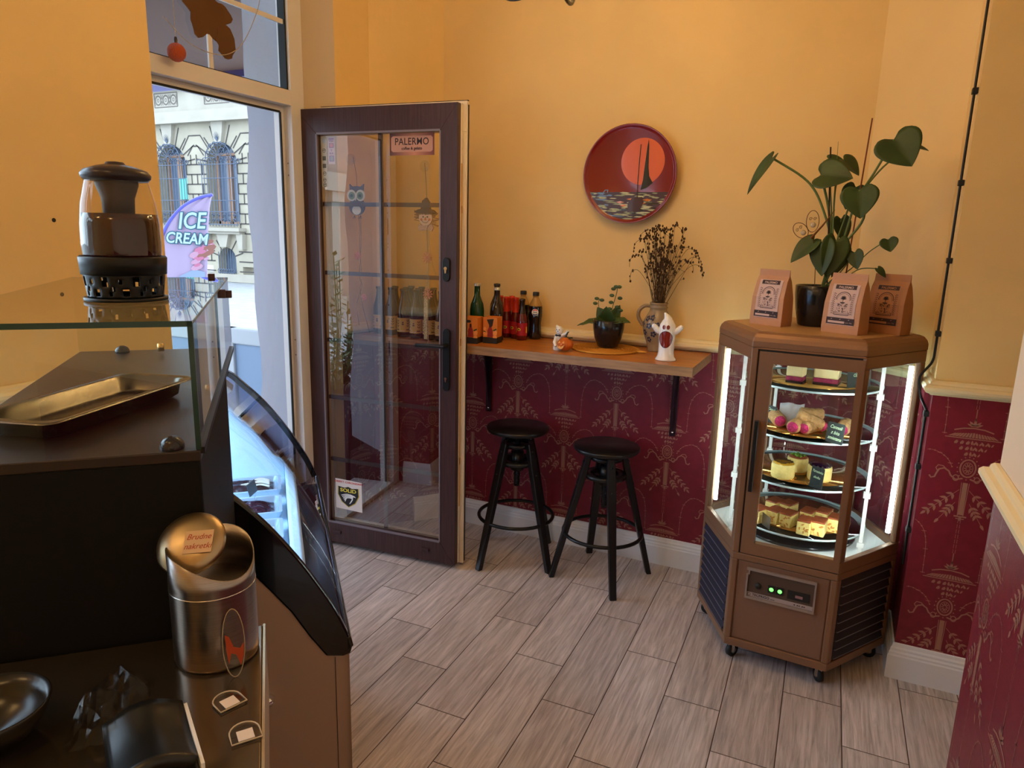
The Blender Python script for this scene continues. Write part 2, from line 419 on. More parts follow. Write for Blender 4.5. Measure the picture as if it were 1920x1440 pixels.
def profile_run(name, pts, prof, m, closed=False):
    """moulding: profile (depth out of the wall, height) swept along the wall line pts; room is to the right"""
    P = [Vector((p[0], p[1])) for p in pts]; n = len(P); vs = []; k = len(prof)
    for i in range(n):
        d0 = (P[i]-P[i-1]).normalized() if i else (P[1]-P[0]).normalized(); d1 = (P[i+1]-P[i]).normalized() if i < n-1 else d0
        n0 = Vector((d0.y, -d0.x)); n1 = Vector((d1.y, -d1.x)); b = (n0+n1); b = b/(b.length_squared/2) if b.length > .1 else n0
        for dd, z in prof: vs.append((P[i].x+b.x*dd, P[i].y+b.y*dd, z))
    mb = MB(); fs = []
    for i in range(n-1):
        for j in range(k): fs.append((i*k+j, i*k+(j+1) % k, (i+1)*k+(j+1) % k, (i+1)*k+j))
    mb.add(vs, [f[::-1] for f in fs]); mb.add(vs[:k], [tuple(range(k))]); mb.add(vs[-k:], [tuple(range(k-1, -1, -1))])
    return struct(mb.build(name, m))
BP = [(.001, 0), (.02, 0), (.02, .088), (.017, .093), (.017, .1), (.013, .106), (.013, .114), (.009, .12), (.007, .13), (.001, .132)]
RP = [(.001, 1.036), (.008, 1.036), (.013, 1.041), (.024, 1.046), (.03, 1.054), (.03, 1.063), (.024, 1.07), (.015, 1.073), (.013, 1.08), (.008, 1.085), (.001, 1.086)]
profile_run('baseboard_back', [(-1.966, 2.984), A_, D_, E_, F_, (1.59, 2.63)], BP, white_trim)
profile_run('trim_1', [(-2.128, 2.64), B_, A_, D_, E_, F_, (1.59, 2.63)], RP, cream_trim)
profile_run('baseboard_left', [(-2.03, -1.49), (-2.03, 1.625), (-2.2, 1.625)], BP, white_trim)
profile_run('trim_2', [(-2.03, -1.49), (-2.03, 1.625), (-2.2, 1.625)], RP, cream_trim)
profile_run('baseboard_right', [(.5, 1.66), (.325, 1.66), (.325, -1.49)], BP, white_trim)
profile_run('trim_3', [(.5, 1.66), (.325, 1.66), (.325, -1.49)], [(d, z+.0) for d, z in RP], cream_trim)

# unseen window added beside the staff side to bring in more daylight
mb = MB()
for y0_, y1_, za_, zb_ in ((wy0, wy1, wz0, wz0+.06), (wy0, wy1, wz1-.06, wz1), (wy0, wy0+.06, wz0, wz1), (wy1-.06, wy1, wz0, wz1), (-.18, -.12, wz0, wz1)): mb.box(-2.22, -2.15, y0_, y1_, za_, zb_)
w2 = mb.build('added_window', pvc, bevel=.003); struct(w2)
mb = MB(); mb.box(-2.19, -2.184, wy0+.05, wy1-.05, wz0+.05, wz1-.05); mb.build('added_window_pane', case_glass, w2)
# ------------------------------------------------------------------ door frame and transom
fx0, fx1 = -2.30, -2.235
mb = MB()
mb.cur = 0
mb.box(fx0, fx1, 2.47, 2.55, 0, 2.95); mb.box(fx0, fx1, 1.62, 1.70, 0, 2.95)      # side posts
mb.box(fx0, fx1, 1.70, 2.47, 2.037, 2.098); mb.box(fx0, fx1, 1.70, 2.47, 2.88, 2.95)
mb.box(fx0-.012, fx0+.02, 2.445, 2.47, 0.02, 2.037); mb.box(fx0-.012, fx0+.02, 1.70, 1.725, 0.02, 2.037)
mb.box(fx0-.012, fx0+.02, 1.725, 2.445, 2.01, 2.037)
mb.cur = 1
mb.box(fx0+.02, fx0+.028, 2.440, 2.448, .02, 2.01); mb.box(fx0+.02, fx0+.028, 1.722, 1.73, .02, 2.01); mb.box(fx0+.02, fx0+.03, 1.73, 2.44, 2.006, 2.014)
mb.box(fx0+.015, fx1-.012, 2.462, 2.47, 2.098, 2.88); mb.box(fx0+.015, fx1-.012, 1.7, 2.47, 2.098, 2.104)
mb.cur = 0
mb.box(fx0-.01, fx1, 1.70, 2.47, -.01, .022)                                       # sill
for z in (.35, .42, .95, 1.02, 1.75, 1.8):                                        # screws
    mb.cur = 2; mb.M = Matrix.Translation((fx1-.03, 2.4695, z)) @ Matrix.Rotation(PI/2, 4, 'X'); mb.lathe([(.0001, 0), (.004, 0), (.004, .002), (.0001, .002)], 10); mb.M = Matrix()
struct(mb.build('door_1', [pvc, rubber, steel], bevel=.002))
mb = MB(); mb.cur = 0
mb.box(-2.272, -2.266, 1.70, 2.463, 2.104, 2.88)
wn_ = mb.build('window_1', [case_glass]); struct(wn_)
mb = MB(); mb.box(-2.263, -2.255, 2.062, 2.082, 2.10, 2.88); mb.box(-2.263, -2.255, 1.7, 2.463, 2.36, 2.378); mb.box(-2.263, -2.255, 1.7, 2.463, 2.62, 2.638)
wm_ = mb.build('window_bar', pvc, wn_)
# things in the transom
t_ = thing('autumn_window_sticker', 'brown leaf and acorn window sticker on the glass above the door', 'sticker', (-2.2545, 2.15, 2.3))
pts = []
for i in range(40):
    a = 2*PI*i/40; r = .1*(1+.18*math.sin(5*a)+.08*math.sin(9*a+1)); pts.append((1.0*r*math.cos(a)+2.07, .85*r*math.sin(a)+2.29))
mb2 = MB(); F_g = frame((-2.254, 0, 0), (0, 1, 0), (0, 0, 1)); mb2.M = Matrix.Translation((2.2545, -2.15, -2.3)) @ F_g
brn = mat('brown_sticker', srgb(96, 62, 28), .7)
mb2.prism(pts, 0, .0012); mb2.build('leaf_shape', brn, t_)
mb2 = MB(); mb2.M = Matrix.Translation((2.2545, -2.15, -2.3)) @ F_g
mb2.prism([(2.145+.045*math.cos(a*PI/9)*(1+.15*math.sin(3*a)), 2.215+.062*math.sin(a*PI/9)) for a in range(18)], .0013, .0024); mb2.build('acorn_shape', brn, t_)
t_ = thing('hanging_ball_ornament', 'round orange glitter ball hanging on a string above the doorway', 'ornament', (-2.19, 1.862, 2.11))
mb = MB(); mb.ball((0, 0, 0), .031, 24); mb.build('ball', mat('orange_glitter', srgb(190, 84, 40), .6, bump=.6, bscale=300), t_)
mb = MB(); mb.lathe([(.005, .028), (.006, .04), (.004, .05), (.0001, .051)], 12); mb.build('cap', mat('dark_cap', (.05, .03, .03), .4), t_)
mb = MB(); mb.tube([(0, 0, .05), (0, .001, .2), (0, 0, .44)], .0008, 6); mb.build('string', mat('pale_string', (.6, .45, .25), .8), t_)
mb = MB(); mb.tube(spline([(-2.24, 1.86, 2.23), (-2.24, 1.95, 2.172), (-2.24, 2.05, 2.155), (-2.24, 2.14, 2.17), (-2.24, 2.22, 2.23), (-2.24, 2.30, 2.36), (-2.24, 2.33, 2.45)], 8), .0016, 6)
tag(mb.build('garland_string', mat('garland_cord', (.45, .38, .3), .8)), 'thin garland cord drooping across the window above the door', 'garland')

# ------------------------------------------------------------------ outside: reveal, pavement, awning
plaster = mat('lilac_white_plaster', (.39, .385, .43), .8, bump=.5, bscale=18)
def wavy(y, sgn):
    pts = []
    for k in range(26):
        z = -.12+k*.13; pts.append((-2.53-.012*math.sin(z*5.1)-.009*math.sin(z*11.7+1), z))
    return pts
for name, ya, yb in (('wall_outside_1', 2.50, 3.3), ('wall_outside_2', 1.07, 1.66)):
    mb = MB(); e = wavy(0, 1); mb.xz([(-2.301, .17)]+[q for q in e if q[1] > .17]+[(-2.301, 3.13)], ya, yb); mb.cur = 1; mb.box(-2.545, -2.301, ya-(.012 if ya > 2 else 0), yb+(.012 if ya < 2 else 0), -.12, .17); struct(mb.build(name, [plaster, mat('maroon_plinth', (.05, .015, .02), .5)]))
mb = MB(); mb.box(-2.53, -2.301, 1.66, 2.50, 2.9, 3.13); struct(mb.build('wall_outside_3', plaster))
pave = mat('paving_stones', (.26, .26, .255), .8, var=.2, vscale=3, bump=.6, bscale=14, stretch=(1, 4, 1))
mb = MB(); mb.box(-40, -2.3, -12, 26, -.3, -.13); struct(mb.build('floor_outside', pave))

# ================================================================== the street outside
navy = mat('navy_canvas', srgb(36, 32, 88), .8)
t_ = thing('awning', 'navy canvas awning with a pale striped valance over the shop entrance', 'awning', (0, 0, 0))
mb = MB(); mb.box(-5.2, -2.54, 1.15, 3.99, 2.62, 2.66); mb.build('canopy', mat('mauve_canvas', srgb(96, 70, 64), .8), t_)
mb = MB(); mb.box(-5.2, -2.54, 3.985, 4.0, 2.575, 2.68); mb.box(-5.26, -5.2, 1.15, 4.0, 2.60, 2.68); mb.build('front_bar', navy, t_)
mb = MB(); mb.box(-5.2, -2.54, 3.988, 3.996, 2.525, 2.575); mb.build('valance', mat('lilac_canvas', (.3, .3, .55), .7), t_)

stone = mat('pale_rusticated_stone', (.34, .30, .22), .85, var=.1, vscale=1.5, bump=.7, bscale=6)
stone_s = mat('smooth_pale_stone', (.34, .305, .24), .8, var=.06, vscale=2)
joint = mat('stone_joint', (.06, .05, .045), .9)
iron = mat('blue_grey_wrought_iron', (.07, .09, .13), .5)
FY = 16.0
bays = [-21.45, -19.37, -17.25, -15.13]
bd = thing('stone_building', 'pale stone building across the street with arched windows behind wrought iron grilles', 'building', (0, FY, 0))
mb = MB(); mj = MB(); R = .62; ZS = 3.35; ZB = 1.62; x0, x1 = -22.5, -14.07; ZT = 4.55
def jl(pts, w=.035): # joint ribbons lie on the wall face
    F = frame((0, -.012, 0), (1, 0, 0), (0, 0, 1)); old = mj.M; mj.M = F; mj.line(pts, w); mj.M = old
cur = x0
for bx in bays:
    l, r = bx-1.06, bx+1.06
    mb.box(l, bx-R, 0, .5, .35, ZT); mb.box(bx+R, r, 0, .5, .35, ZT); mb.box(bx-R, bx+R, 0, .5, 1.1, ZB)
    P = [(bx+R*math.cos(PI*i/16), ZS+R*math.sin(PI*i/16)) for i in range(17)]
    for i in range(16):
        a, b = P[i], P[i+1]; mb.xz([a, b, (b[0], ZT), (a[0], ZT)], 0, .5)
    # small basement arch
    r2 = .36; P = [(bx+r2*math.cos(PI*i/12), .55+r2*math.sin(PI*i/12)) for i in range(13)]
    for i in range(12):
        a, b = P[i], P[i+1]; mb.xz([a, b, (b[0], 1.1), (a[0], 1.1)], 0, .5)
    mb.box(bx-R, bx-r2, 0, .5, .1, 1.1); mb.box(bx+r2, bx+R, 0, .5, .1, 1.1)
    # joints
    for k in range(9):
        a = PI*(k+.5)/9; c, s = math.cos(a), math.sin(a); ro = R+.42+.14*(k % 2)
        jl([(bx+R*c, ZS+R*s), (bx+ro*c, ZS+ro*s)])
        a2 = PI*(k+.5)/9; c2, s2 = math.cos(a2), math.sin(a2)
        if k in (1, 3, 5, 7, 2, 6): pass
    jl([(bx-1.06, ZS+.55), (bx-.95, ZS+.55), (bx-.72, ZS+.28)]); jl([(bx+1.06, ZS+.55), (bx+.95, ZS+.55), (bx+.72, ZS+.28)])
    jl([(bx-1.06, ZS+.86), (bx-.82, ZS+.86), (bx-.5, ZS+.45)]); jl([(bx+1.06, ZS+.86), (bx+.82, ZS+.86), (bx+.5, ZS+.45)])
    for k in range(11):
        z = ZB-.28+.29*k
        if z > ZS+.1: break
        jl([(l, z), (bx-R, z)]); jl([(bx+R, z), (r, z)])
        for xx in ((l+.02, bx+R+.22) if k % 2 else (l+.24, bx+R+.01)): jl([(xx, z), (xx, z+.29)])
    for k in range(3):
        z = .2+.3*k; jl([(l, z), (bx-.5, z)]); jl([(bx+.5, z), (r, z)]); jl([(l+.3*(k % 2)+.1, z), (l+.3*(k % 2)+.1, z+.3)])
    for k in range(5):
        a = PI*(k+.5)/5; c, s = math.cos(a), math.sin(a); jl([(bx+r2*c, .55+r2*s), (bx+(r2+.35)*c, .55+(r2+.35)*s)])
mb.cur = 1; mb.add(mj.v, mj.f); mb.cur = 0; mb.build('wall', [stone, joint], bd)
mb = MB(); mb.box(x0, x1, -.28, .3, ZT, ZT+.1); mb.box(x0, x1, -.2, .3, ZT+.1, ZT+.34); mb.box(x0, x1, -.05, .3, ZT+.34, 6.4)
mb.build('cornice', stone_s, bd)
for bx in bays:
    mb = MB(); mb.box(bx-.9, bx+.9, -.3, -.05, ZT+1.0, ZT+1.12); mb.build('upper_sill', stone_s, bd)
    mb = MB(); mb.xz([(bx-.2, ZS+.9), (bx-.13, ZS+.62), (bx+.13, ZS+.62), (bx+.2, ZS+.9), (bx+.24, ZT), (bx-.24, ZT)], -.12, 0); mb.build('keystone', stone_s, bd); mb = MB()
    mb.box(bx-.85, bx+.85, -.3, 0, ZB-.22, ZB-.12); mb.box(bx-.78, bx+.78, -.22, 0, ZB-.3, ZB-.22)
    for s in (-1, 1):
        mb.xz([(bx+s*.72-.13, ZB-.3), (bx+s*.72+.13, ZB-.3), (bx+s*.72+.1, ZB-.75), (bx+s*.72-.06, ZB-.75)], -.18, 0)
    mb.xz([(bx-.25, ZB-.3), (bx+.25, ZB-.3), (bx+.13, .93), (bx-.13, .93)], -.15, 0); mb.build('window_sill', stone_s, bd)
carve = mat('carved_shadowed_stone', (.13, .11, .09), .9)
for bx in bays:
    mb = MB(); F = frame((bx, -.055, ZT+.72), (1, 0, 0), (0, 0, 1)); mb.M = F
    mb.line([(-.5, -.2), (.5, -.2)], .03); mb.line([(-.5, .2), (.5, .2)], .03); mb.line([(-.5, -.2), (-.5, .2)], .03); mb.line([(.5, -.2), (.5, .2)], .03)
    for k in (-1, 0, 1):
        mb.line([(k*.33+.12*math.cos(t*PI/7), .13*math.sin(t*PI/7)) for t in range(15)], .045); mb.line([(k*.33+.04*math.cos(t*PI/4), .05*math.sin(t*PI/4)) for t in range(9)], .02)
        for a in (-1, 1):
            for b in (-1, 1): mb.line([(k*.33+a*.165, b*.03), (k*.33+a*.12, b*.16)], .02)
    mb.build('carved_panel', carve, bd)
wg = mat('dark_window_glass', (.10, .13, .18), .1); wf = mat('brown_window_frame', (.35, .2, .12), .5)
for i, bx in enumerate(bays):
    mb = MB(); mb.cur = 0; mb.box(bx-R-.05, bx+R+.05, .34, .38, ZB, ZS+R+.05); mb.cur = 1
    for xx in (-.5, -.05, .05, .5): mb.box(bx+xx-.035, bx+xx+.035, .27, .34, ZB, ZS+.3)
    mb.box(bx-R, bx+R, .27, .34, ZS+.28, ZS+.36); mb.box(bx-R, bx+R, .27, .34, ZB, ZB+.08)
    if i == 1: mb.cur = 2; mb.box(bx-.02, bx+.42, .24, .26, 2.35, 3.0)
    mb.build('window', [wg, wf, mat('mint_notice', (.12, .5, .4), .6)] , bd)
    mb = MB()
    for k in range(-5, 6):
        x = bx+k*.125; mb.tube([(x, -.13, ZB-.08), (x, -.13, ZS+.1)], .012, 5)
    for z in (ZB-.02, ZB+.35, 2.3, 2.95, ZS): mb.tube([(bx-.68, -.13, z), (bx+.68, -.13, z)], .013, 5)
    def scroll(cx, cz, r, s, tw=1.6):
        mb.tube([(cx+s*(r*(1-t/26))*math.cos(t*tw*PI/14), -.13-.02*math.sin(t), cz+(r*(1-t/26))*math.sin(t*tw*PI/14)) for t in range(22)], .012, 5)
    for s in (-1, 1):
        for k in range(3):
            scroll(bx+s*(.12+k*.21), ZS+.12, .09, s); scroll(bx+s*(.12+k*.21), ZB+.1, .07, -s); scroll(bx+s*(.12+k*.21), ZB+.25, .06, s)
        scroll(bx+s*.18, ZS+.35, .13, -s); scroll(bx+s*.4, ZS+.3, .1, s); scroll(bx+s*.1, ZS+.56, .09, s); scroll(bx+s*.78, ZS+.05, .11, s); scroll(bx+s*.3, ZS+.52, .08, -s)
        mb.tube([(bx+s*.72, -.13, ZB), (bx+s*.72, -.13, ZS+.05)], .012, 5)
    for k in range(9):
        a = PI*k/8; mb.tube([(bx+.05*math.cos(a), -.13, ZS+.2+.05*math.sin(a)), (bx+.5*math.cos(a), -.13, ZS+.2+.44*math.sin(a))], .01, 5)
    mb.tube([(bx+.52*math.cos(PI*k/16), -.13, ZS+.16+.46*math.sin(PI*k/16)) for k in range(17)], .014, 5)
    for k in range(7):
        a = PI*(k+.5)/7; mb.tube([(bx, -.13, ZS+.66), (bx+.12*math.cos(a), -.16, ZS+.76+.16*math.sin(a))], [.012, .003], 5)
    mb.build('iron_grille', iron, bd)
    mb = MB(); mb.cur = 0; mb.box(bx-.4, bx+.4, .3, .34, .1, .95)
    mb.build('basement_window', [wg], bd)
    mb = MB()
    for k in range(-3, 4): mb.tube([(bx+k*.1, -.06, .12), (bx+k*.1, -.06, .62+.28*math.sqrt(max(0, 1-(k/3.7)**2)))], .011, 5)
    for k in range(-3, 4): mb.tube([(bx+k*.1+.05*math.cos(t*PI/5), -.07, .2+.07*math.sin(t*PI/5)) for t in range(11)], .012, 5)
    mb.build('basement_grille', iron, bd)
mb = MB(); mb.box(x0, x1, -.1, .5, -.12, .12); mb.build('plinth', stone_s, bd)

t_ = thing('neighbouring_house', 'tan house with white pilasters down the street, mirrored in the door glass', 'building', (-8, 0, -.13))
mb = MB(); mb.box(-1, 0, -10.5, -5.2, 0, 5); mb.build('wall', mat('tan_render', (.26, .20, .16), .8, var=.1, vscale=1), t_)
for y in (-9.7, -8.6, -7.5, -6.4, -5.5):
    mb = MB(); mb.box(0, .12, y-.16, y+.16, 0, 2.2); mb.box(0, .2, y-.26, y+.26, 2.2, 2.4); mb.box(0, .2, y-.22, y+.22, 0, .3); mb.build('pilaster', stone_s, t_)
mb = MB(); mb.box(0, .25, -10.5, -5.2, 2.4, 2.75); mb.build('ledge', stone_s, t_)
# ice cream flag on its pole, out on the pavement (facing the shop)
fo = Vector((-4.97, 4.40, -.13)); fx = Vector((.80, .60, 0)).normalized()
t_ = thing('feather_flag', 'pink and white feather flag reading ICE CREAM beside the doorway', 'flag', fo)
Ff = frame((0, 0, 0), fx, (0, 0, 1))      # flag plane: x right, y up, z towards the viewer
def FP(x, y, z=0): return Ff @ Vector((x, y, z))
left = spline([(-.43, .50, 0), (-.42, 1.0, 0), (-.40, 1.35, 0), (-.33, 1.60, 0), (-.2, 1.78, 0), (-.05, 1.88, 0), (.075, 1.915, 0)], 6)
n = len(left); vs = []; fs = []; NC = 14
for i, p in enumerate(left):
    xr = .075-.13*(1-i/(n-1))**1.1
    for k in range(NC+1):
        t = k/NC; x = lerp(p.x, xr, t); vs.append(FP(x, p.y, .006*math.sin(t*14+p.y*4)))
for i in range(n-1):
    for k in range(NC): a = i*(NC+1)+k; fs.append((a, a+1, a+NC+2, a+NC+1))
flag_m = bpy.data.materials.new('pink_fading_flag_cloth'); flag_m.use_nodes = True
flag_m.node_tree.nodes['Principled BSDF'].inputs['Base Color'].default_value = (.40, .31, .45, 1)
flag_m.node_tree.nodes['Principled BSDF'].inputs['Roughness'].default_value = .7
mb = MB(); mb.add(vs, fs, True); fl = mb.build('cloth', flag_m, t_); so = fl.modifiers.new('s', 'SOLIDIFY'); so.thickness = .002
mb = MB(); mb.tube([FP(p.x-.008, p.y) for p in left], .013, 8); mb.build('sleeve', mat('violet_sleeve', srgb(96, 96, 190), .6), t_)
mb = MB(); mb.tube([FP(-.44, 0), FP(-.43, .52)], .01, 8); mb.lathe([(.16, 0), (.17, .02), (.05, .04), (.0001, .05)], 20, FP(-.44, 0)); mb.build('pole_and_base', steel, t_)
mb = MB()
for cur, bo, zz in ((1, .0075, .014), (0, .0, .016)):
    mb.cur = cur
    text_mb(mb, 'ICE', .19, Ff @ Matrix.Translation((-.115, 1.69, zz)) @ Matrix.Rotation(.03, 4, 'Z'), bold=bo+.003, shear=.25, stretch=.8)
    text_mb(mb, 'CREAM', .125, Ff @ Matrix.Translation((-.16, 1.545, zz)) @ Matrix.Rotation(-.04, 4, 'Z'), bold=bo+.003, shear=.2, stretch=.82)
mb.build('lettering', [mat('mint_white_letters', (.42, .55, .55), .6), mat('teal_outline', (.02, .12, .18), .6)], t_)
mb = MB(Ff); random.seed(3)
for k in range(34):
    a = random.random()*2*PI; x = -.1+.12*random.random(); y = 1.30+(x+.1)*.9+.13*random.random()
    mb.cur = k % 3; r = .012+.02*random.random(); mb.flat([(x+r*1.8*math.cos(i*PI/4), y+r*math.sin(i*PI/4+.5)) for i in range(8)], .0125+.0003*k/10)
mb.cur = 3; mb.flat([(-.22, .9), (-.05, .9), (-.03, 1.27), (-.12, 1.29), (-.24, 1.23)], .0122)
mb.cur = 2
for k in range(4): mb.line([(-.23+k*.05, .92), (-.2+k*.05, 1.2)], .008, .0128)
mb.build('ice_cream_print', [mat('pink_scoop', (.5, .16, .26), .7), mat('pale_pink', (.5, .28, .38), .7), mat('cone_brown', (.28, .12, .09), .7), mat('cone_blue', (.26, .33, .46), .7)], t_)

# white barrier
t_ = thing('patio_barrier', 'white framed pavement barrier with pale blue panels outside the door', 'barrier', (-3.3, 2.93, -.13))
mb = MB(); bl = mat('pale_blue_panel', (.22, .30, .42), .5); bw = mat('white_barrier_paint', (.46, .48, .5), .5)
xs = [-.6, -.05, .21, .55]
mb.box(-1.2, .75, -.03, .03, 1.0, 1.09); mb.box(-1.2, .75, -.03, .03, .06, .13)
for x in (-1.17, -.62, .125, .7): mb.box(x-.05, x+.05, -.03, .03, 0, 1.09)
mb.build('frame', bw, t_, bevel=.008)
for a, b in ((-1.12, -.67), (-.57, .075), (.175, .65)):
    mb = MB(); mb.box(a, b, -.012, .012, .13, 1.0); mb.build('panel', bl, t_)
# potted shrub by the door, seen in the door glass
t_ = thing('potted_shrub', 'leafy green shrub in a dark planter outside the entrance, mirrored in the door glass', 'plant', (-2.87, 1.30, -.13))
mb = MB(); mb.xz([(-.2, 0), (.2, 0), (.25, .62), (-.25, .62)], -.2, .2); mb.build('planter', mat('dark_planter', (.05, .03, .04), .5), t_, bevel=.01)
random.seed(5); mb = MB(); ml = MB()
for k in range(44):
    a = random.random()*2*PI; r = .17*random.random()**.5; h = .15+.75*random.random()**1.3
    b0 = Vector((r*math.cos(a), r*math.sin(a), .6)); b1 = b0+Vector((.12*math.cos(a), .12*math.sin(a), h)); mb.tube([b0, b0.lerp(b1, .5)+Vector((.02, 0, 0)), b1], .004, 5)
    for j in range(16):
        t = j/15; p = b0.lerp(b1, .15+.85*t); aa = random.random()*2*PI; d = Vector((math.cos(aa), math.sin(aa), .5)).normalized(); q = d.cross(Vector((0, 0, 1))).normalized()*.017
        ml.add([p, p+d*.03+q, p+d*.07, p+d*.03-q], [(0, 1, 2, 3)])
mb.build('stems', stem_green, t_); ml.build('leaves', mat('shrub_green', (.10, .16, .03), .5, var=.4, vscale=6), t_)

# ================================================================== open door leaf
ds = Vector((math.cos(math.radians(4.6)), math.sin(math.radians(4.6)), 0)); dn = Vector((-ds.y, ds.x, 0))
DM = Matrix((ds, dn, Vector((0, 0, 1)))).transposed().to_4x4(); DM.translation = (-2.259, 2.525, 0)
W = .781
door = thing('glazed_door', 'dark brown framed glazed door standing open into the room', 'door', M=DM)
s0, s1, z0, z1 = 0, W, .022, 2.032
gs0, gs1, gz0, gz1 = .102, .702, .128, 1.926
mb = MB()
for pl in ([(s0, z0), (gs0, gz0), (gs0, gz1), (s0, z1)], [(s1, z0), (s1, z1), (gs1, gz1), (gs1, gz0)], [(s0, z0), (s1, z0), (gs1, gz0), (gs0, gz0)], [(s0, z1), (gs0, gz1), (gs1, gz1), (s1, z1)]):
    mb.xz(pl, 0, .03)
mb.build('outer_frame', dark_wood, door, bevel=.0015)
mb = MB(); q = .03
for a, b, c, d in ((s0, s1, z0, gz0-.0), (s0, s1, gz1, z1)): mb.box(a, b, .03, .05, c, d)
mb.box(s0, gs0, .03, .05, gz0, gz1); mb.box(gs1, s1, .03, .05, gz0, gz1)
L_ = .016
mb.box(s0+.02, s1+L_, .055, .073, z0-.008, gz0); mb.box(s0+.02, s1+L_, .055, .073, gz1, z1+.014)
mb.box(s0+.02, gs0+.0, .055, .073, gz0, gz1); mb.box(gs1, s1+L_, .055, .073, gz0, gz1)
mb.build('inner_frame', mat('cream_plastic', (.80, .70, .55), .35), door, bevel=.002)
mb = MB(); mb.box(s0, s1-.003, .05, .055, z0, z0+.02); mb.box(s0, s1-.003, .05, .055, z1-.02, z1+.002); mb.box(s1-.02, s1-.003, .05, .055, z0, z1); 
mb.box(s1+L_, s1+L_+.002, .064, .073, z0, z1); mb.box(s0+.02, s1+L_, .064, .073, z1+.014, z1+.018); mb.build('seal', rubber, door)
mb = MB(); mb.box(s1-.001, s1+.0015, .036, .046, .3, 1.8)
for z in (.5, 1.04, 1.6): mb.box(s1, s1+.004, .037, .045, z, z+.03)
mb.build('lock_strip', brass, door)
mb = MB(); mb.box(gs0, gs1, .022, .03, gz0, gz1); mb.build('glass_pane', door_glass, door)
mb = MB()
mb.box(.392, .410, .031, .041, gz0, gz1)
for z in (1.632, 1.328, 1.018, .745, .437): mb.box(gs0, gs1, .0315, .0405, z-.009, z+.009)
mb.build('glazing_bars', [mat('brown_glazing_bar', srgb(84, 60, 56), .35)], door)
mb = MB()
for s in (gs0-.004, gs1-.002): mb.box(s, s+.006, -.002, .008, gz0, gz1)
mb.box(gs0, gs1, -.002, .006, gz0-.006, gz0+.002); mb.box(gs0, gs1, -.002, .006, gz1-.002, gz1+.006); mb.build('glazing_bead', mat('grey_bead', (.2, .17, .2), .35), door)
for s in (.13, .61):
    mb = MB(); mb.box(s, s+.04, -.006, 0, .068, .084); mb.build('drain_cap', dark_wood, door, bevel=.002)
# handle set
mb = MB(); mb.prism([(x, y) for x, y in arc(.737, 1.06, .016, 0, PI, 10)+arc(.737, .865, .016, PI, 2*PI, 10)], 0, .01)
hm = Matrix(((1, 0, 0, 0), (0, 0, 1, 0), (0, 1, 0, 0), (0, 0, 0, 1)))
def onDoor(mb, poly, ya, yb): mb.xz(poly, ya, yb)
mb = MB(); onDoor(mb, arc(.737, 1.10, .017, 0, PI, 10)+arc(.737, .86, .017, PI, 2*PI, 10), -.011, 0); hp = mb.build('handle_plate', black_metal, door, bevel=.002)
mb = MB(); mb.tube([(.737, -.01, 1.045), (.737, -.05, 1.045)], .011, 12); mb.tube([(.745, -.048, 1.045), (.70, -.05, 1.045), (.612, -.05, 1.042)], [.009, .010, .009], 12); mb.build('lever', mat('dark_lever', (.04, .04, .045), .25, metal=.6), hp)
def cyl(mb, s, z, k=1.):
    F = frame((s, -.0125, z), (1, 0, 0), (0, 0, 1)); old = mb.M; mb.M = F
    mb.prism(arc(0, 0, .0075*k, -.9, PI+.9, 14)+[(-.0035*k, -.02*k), (.0035*k, -.02*k)], 0, .003); mb.M = old
mb = MB(); cyl(mb, .737, .9, .8); mb.build('keyhole', chrome, hp)
mb = MB(); onDoor(mb, arc(.735, 1.40, .017, 0, PI, 10)+arc(.735, 1.335, .017, PI, 2*PI, 10), -.01, 0); lp = mb.build('lock_plate', black_metal, door, bevel=.002)
mb = MB(); cyl(mb, .735, 1.372, 1.); mb.build('lock_cylinder', chrome, lp)
mb = MB(); mb.cur = 0
for z in (.35, 1.0, 1.7): mb.tube([(-.004, .005, z-.05), (-.004, .005, z+.05)], .009, 10)
mb.build('hinges', pvc, door)
# strike plates on the near door post (they mirror in the open door's glass)
mb = MB(); mb.box(-2.262, -2.243, 1.70, 1.7015, .35, 1.84); mb.cur = 1
for z in (1.80, 1.69, 1.66, 1.62, 1.45, 1.43, 1.3, 1.1, 1.02, .7, .5): mb.box(-2.256, -2.250, 1.7015, 1.7022, z-.004, z+.004)
for z in (1.5, 1.16, .8): mb.box(-2.257, -2.248, 1.7015, 1.7022, z, z+.09)
sp_ = mb.build('strike_plate', [mat('pale_plate', (.75, .77, .82), .35), black_ink], bpy.data.objects['door_1'])
def on_door(mb_pts): return mb_pts
def glassF(s, z, y=.0215): return frame((s, y, z), (1, 0, 0), (0, 0, 1))
def sticker(name, label, s, z, k=(1, 1)): return thing(name, label, 'sticker', M=DM @ Matrix.Translation((s, .0218, z)) @ Matrix.Diagonal((k[0], 1, k[1], 1)))
LF = frame((0, 0, 0), (1, 0, 0), (0, 0, 1))   # local sticker plane
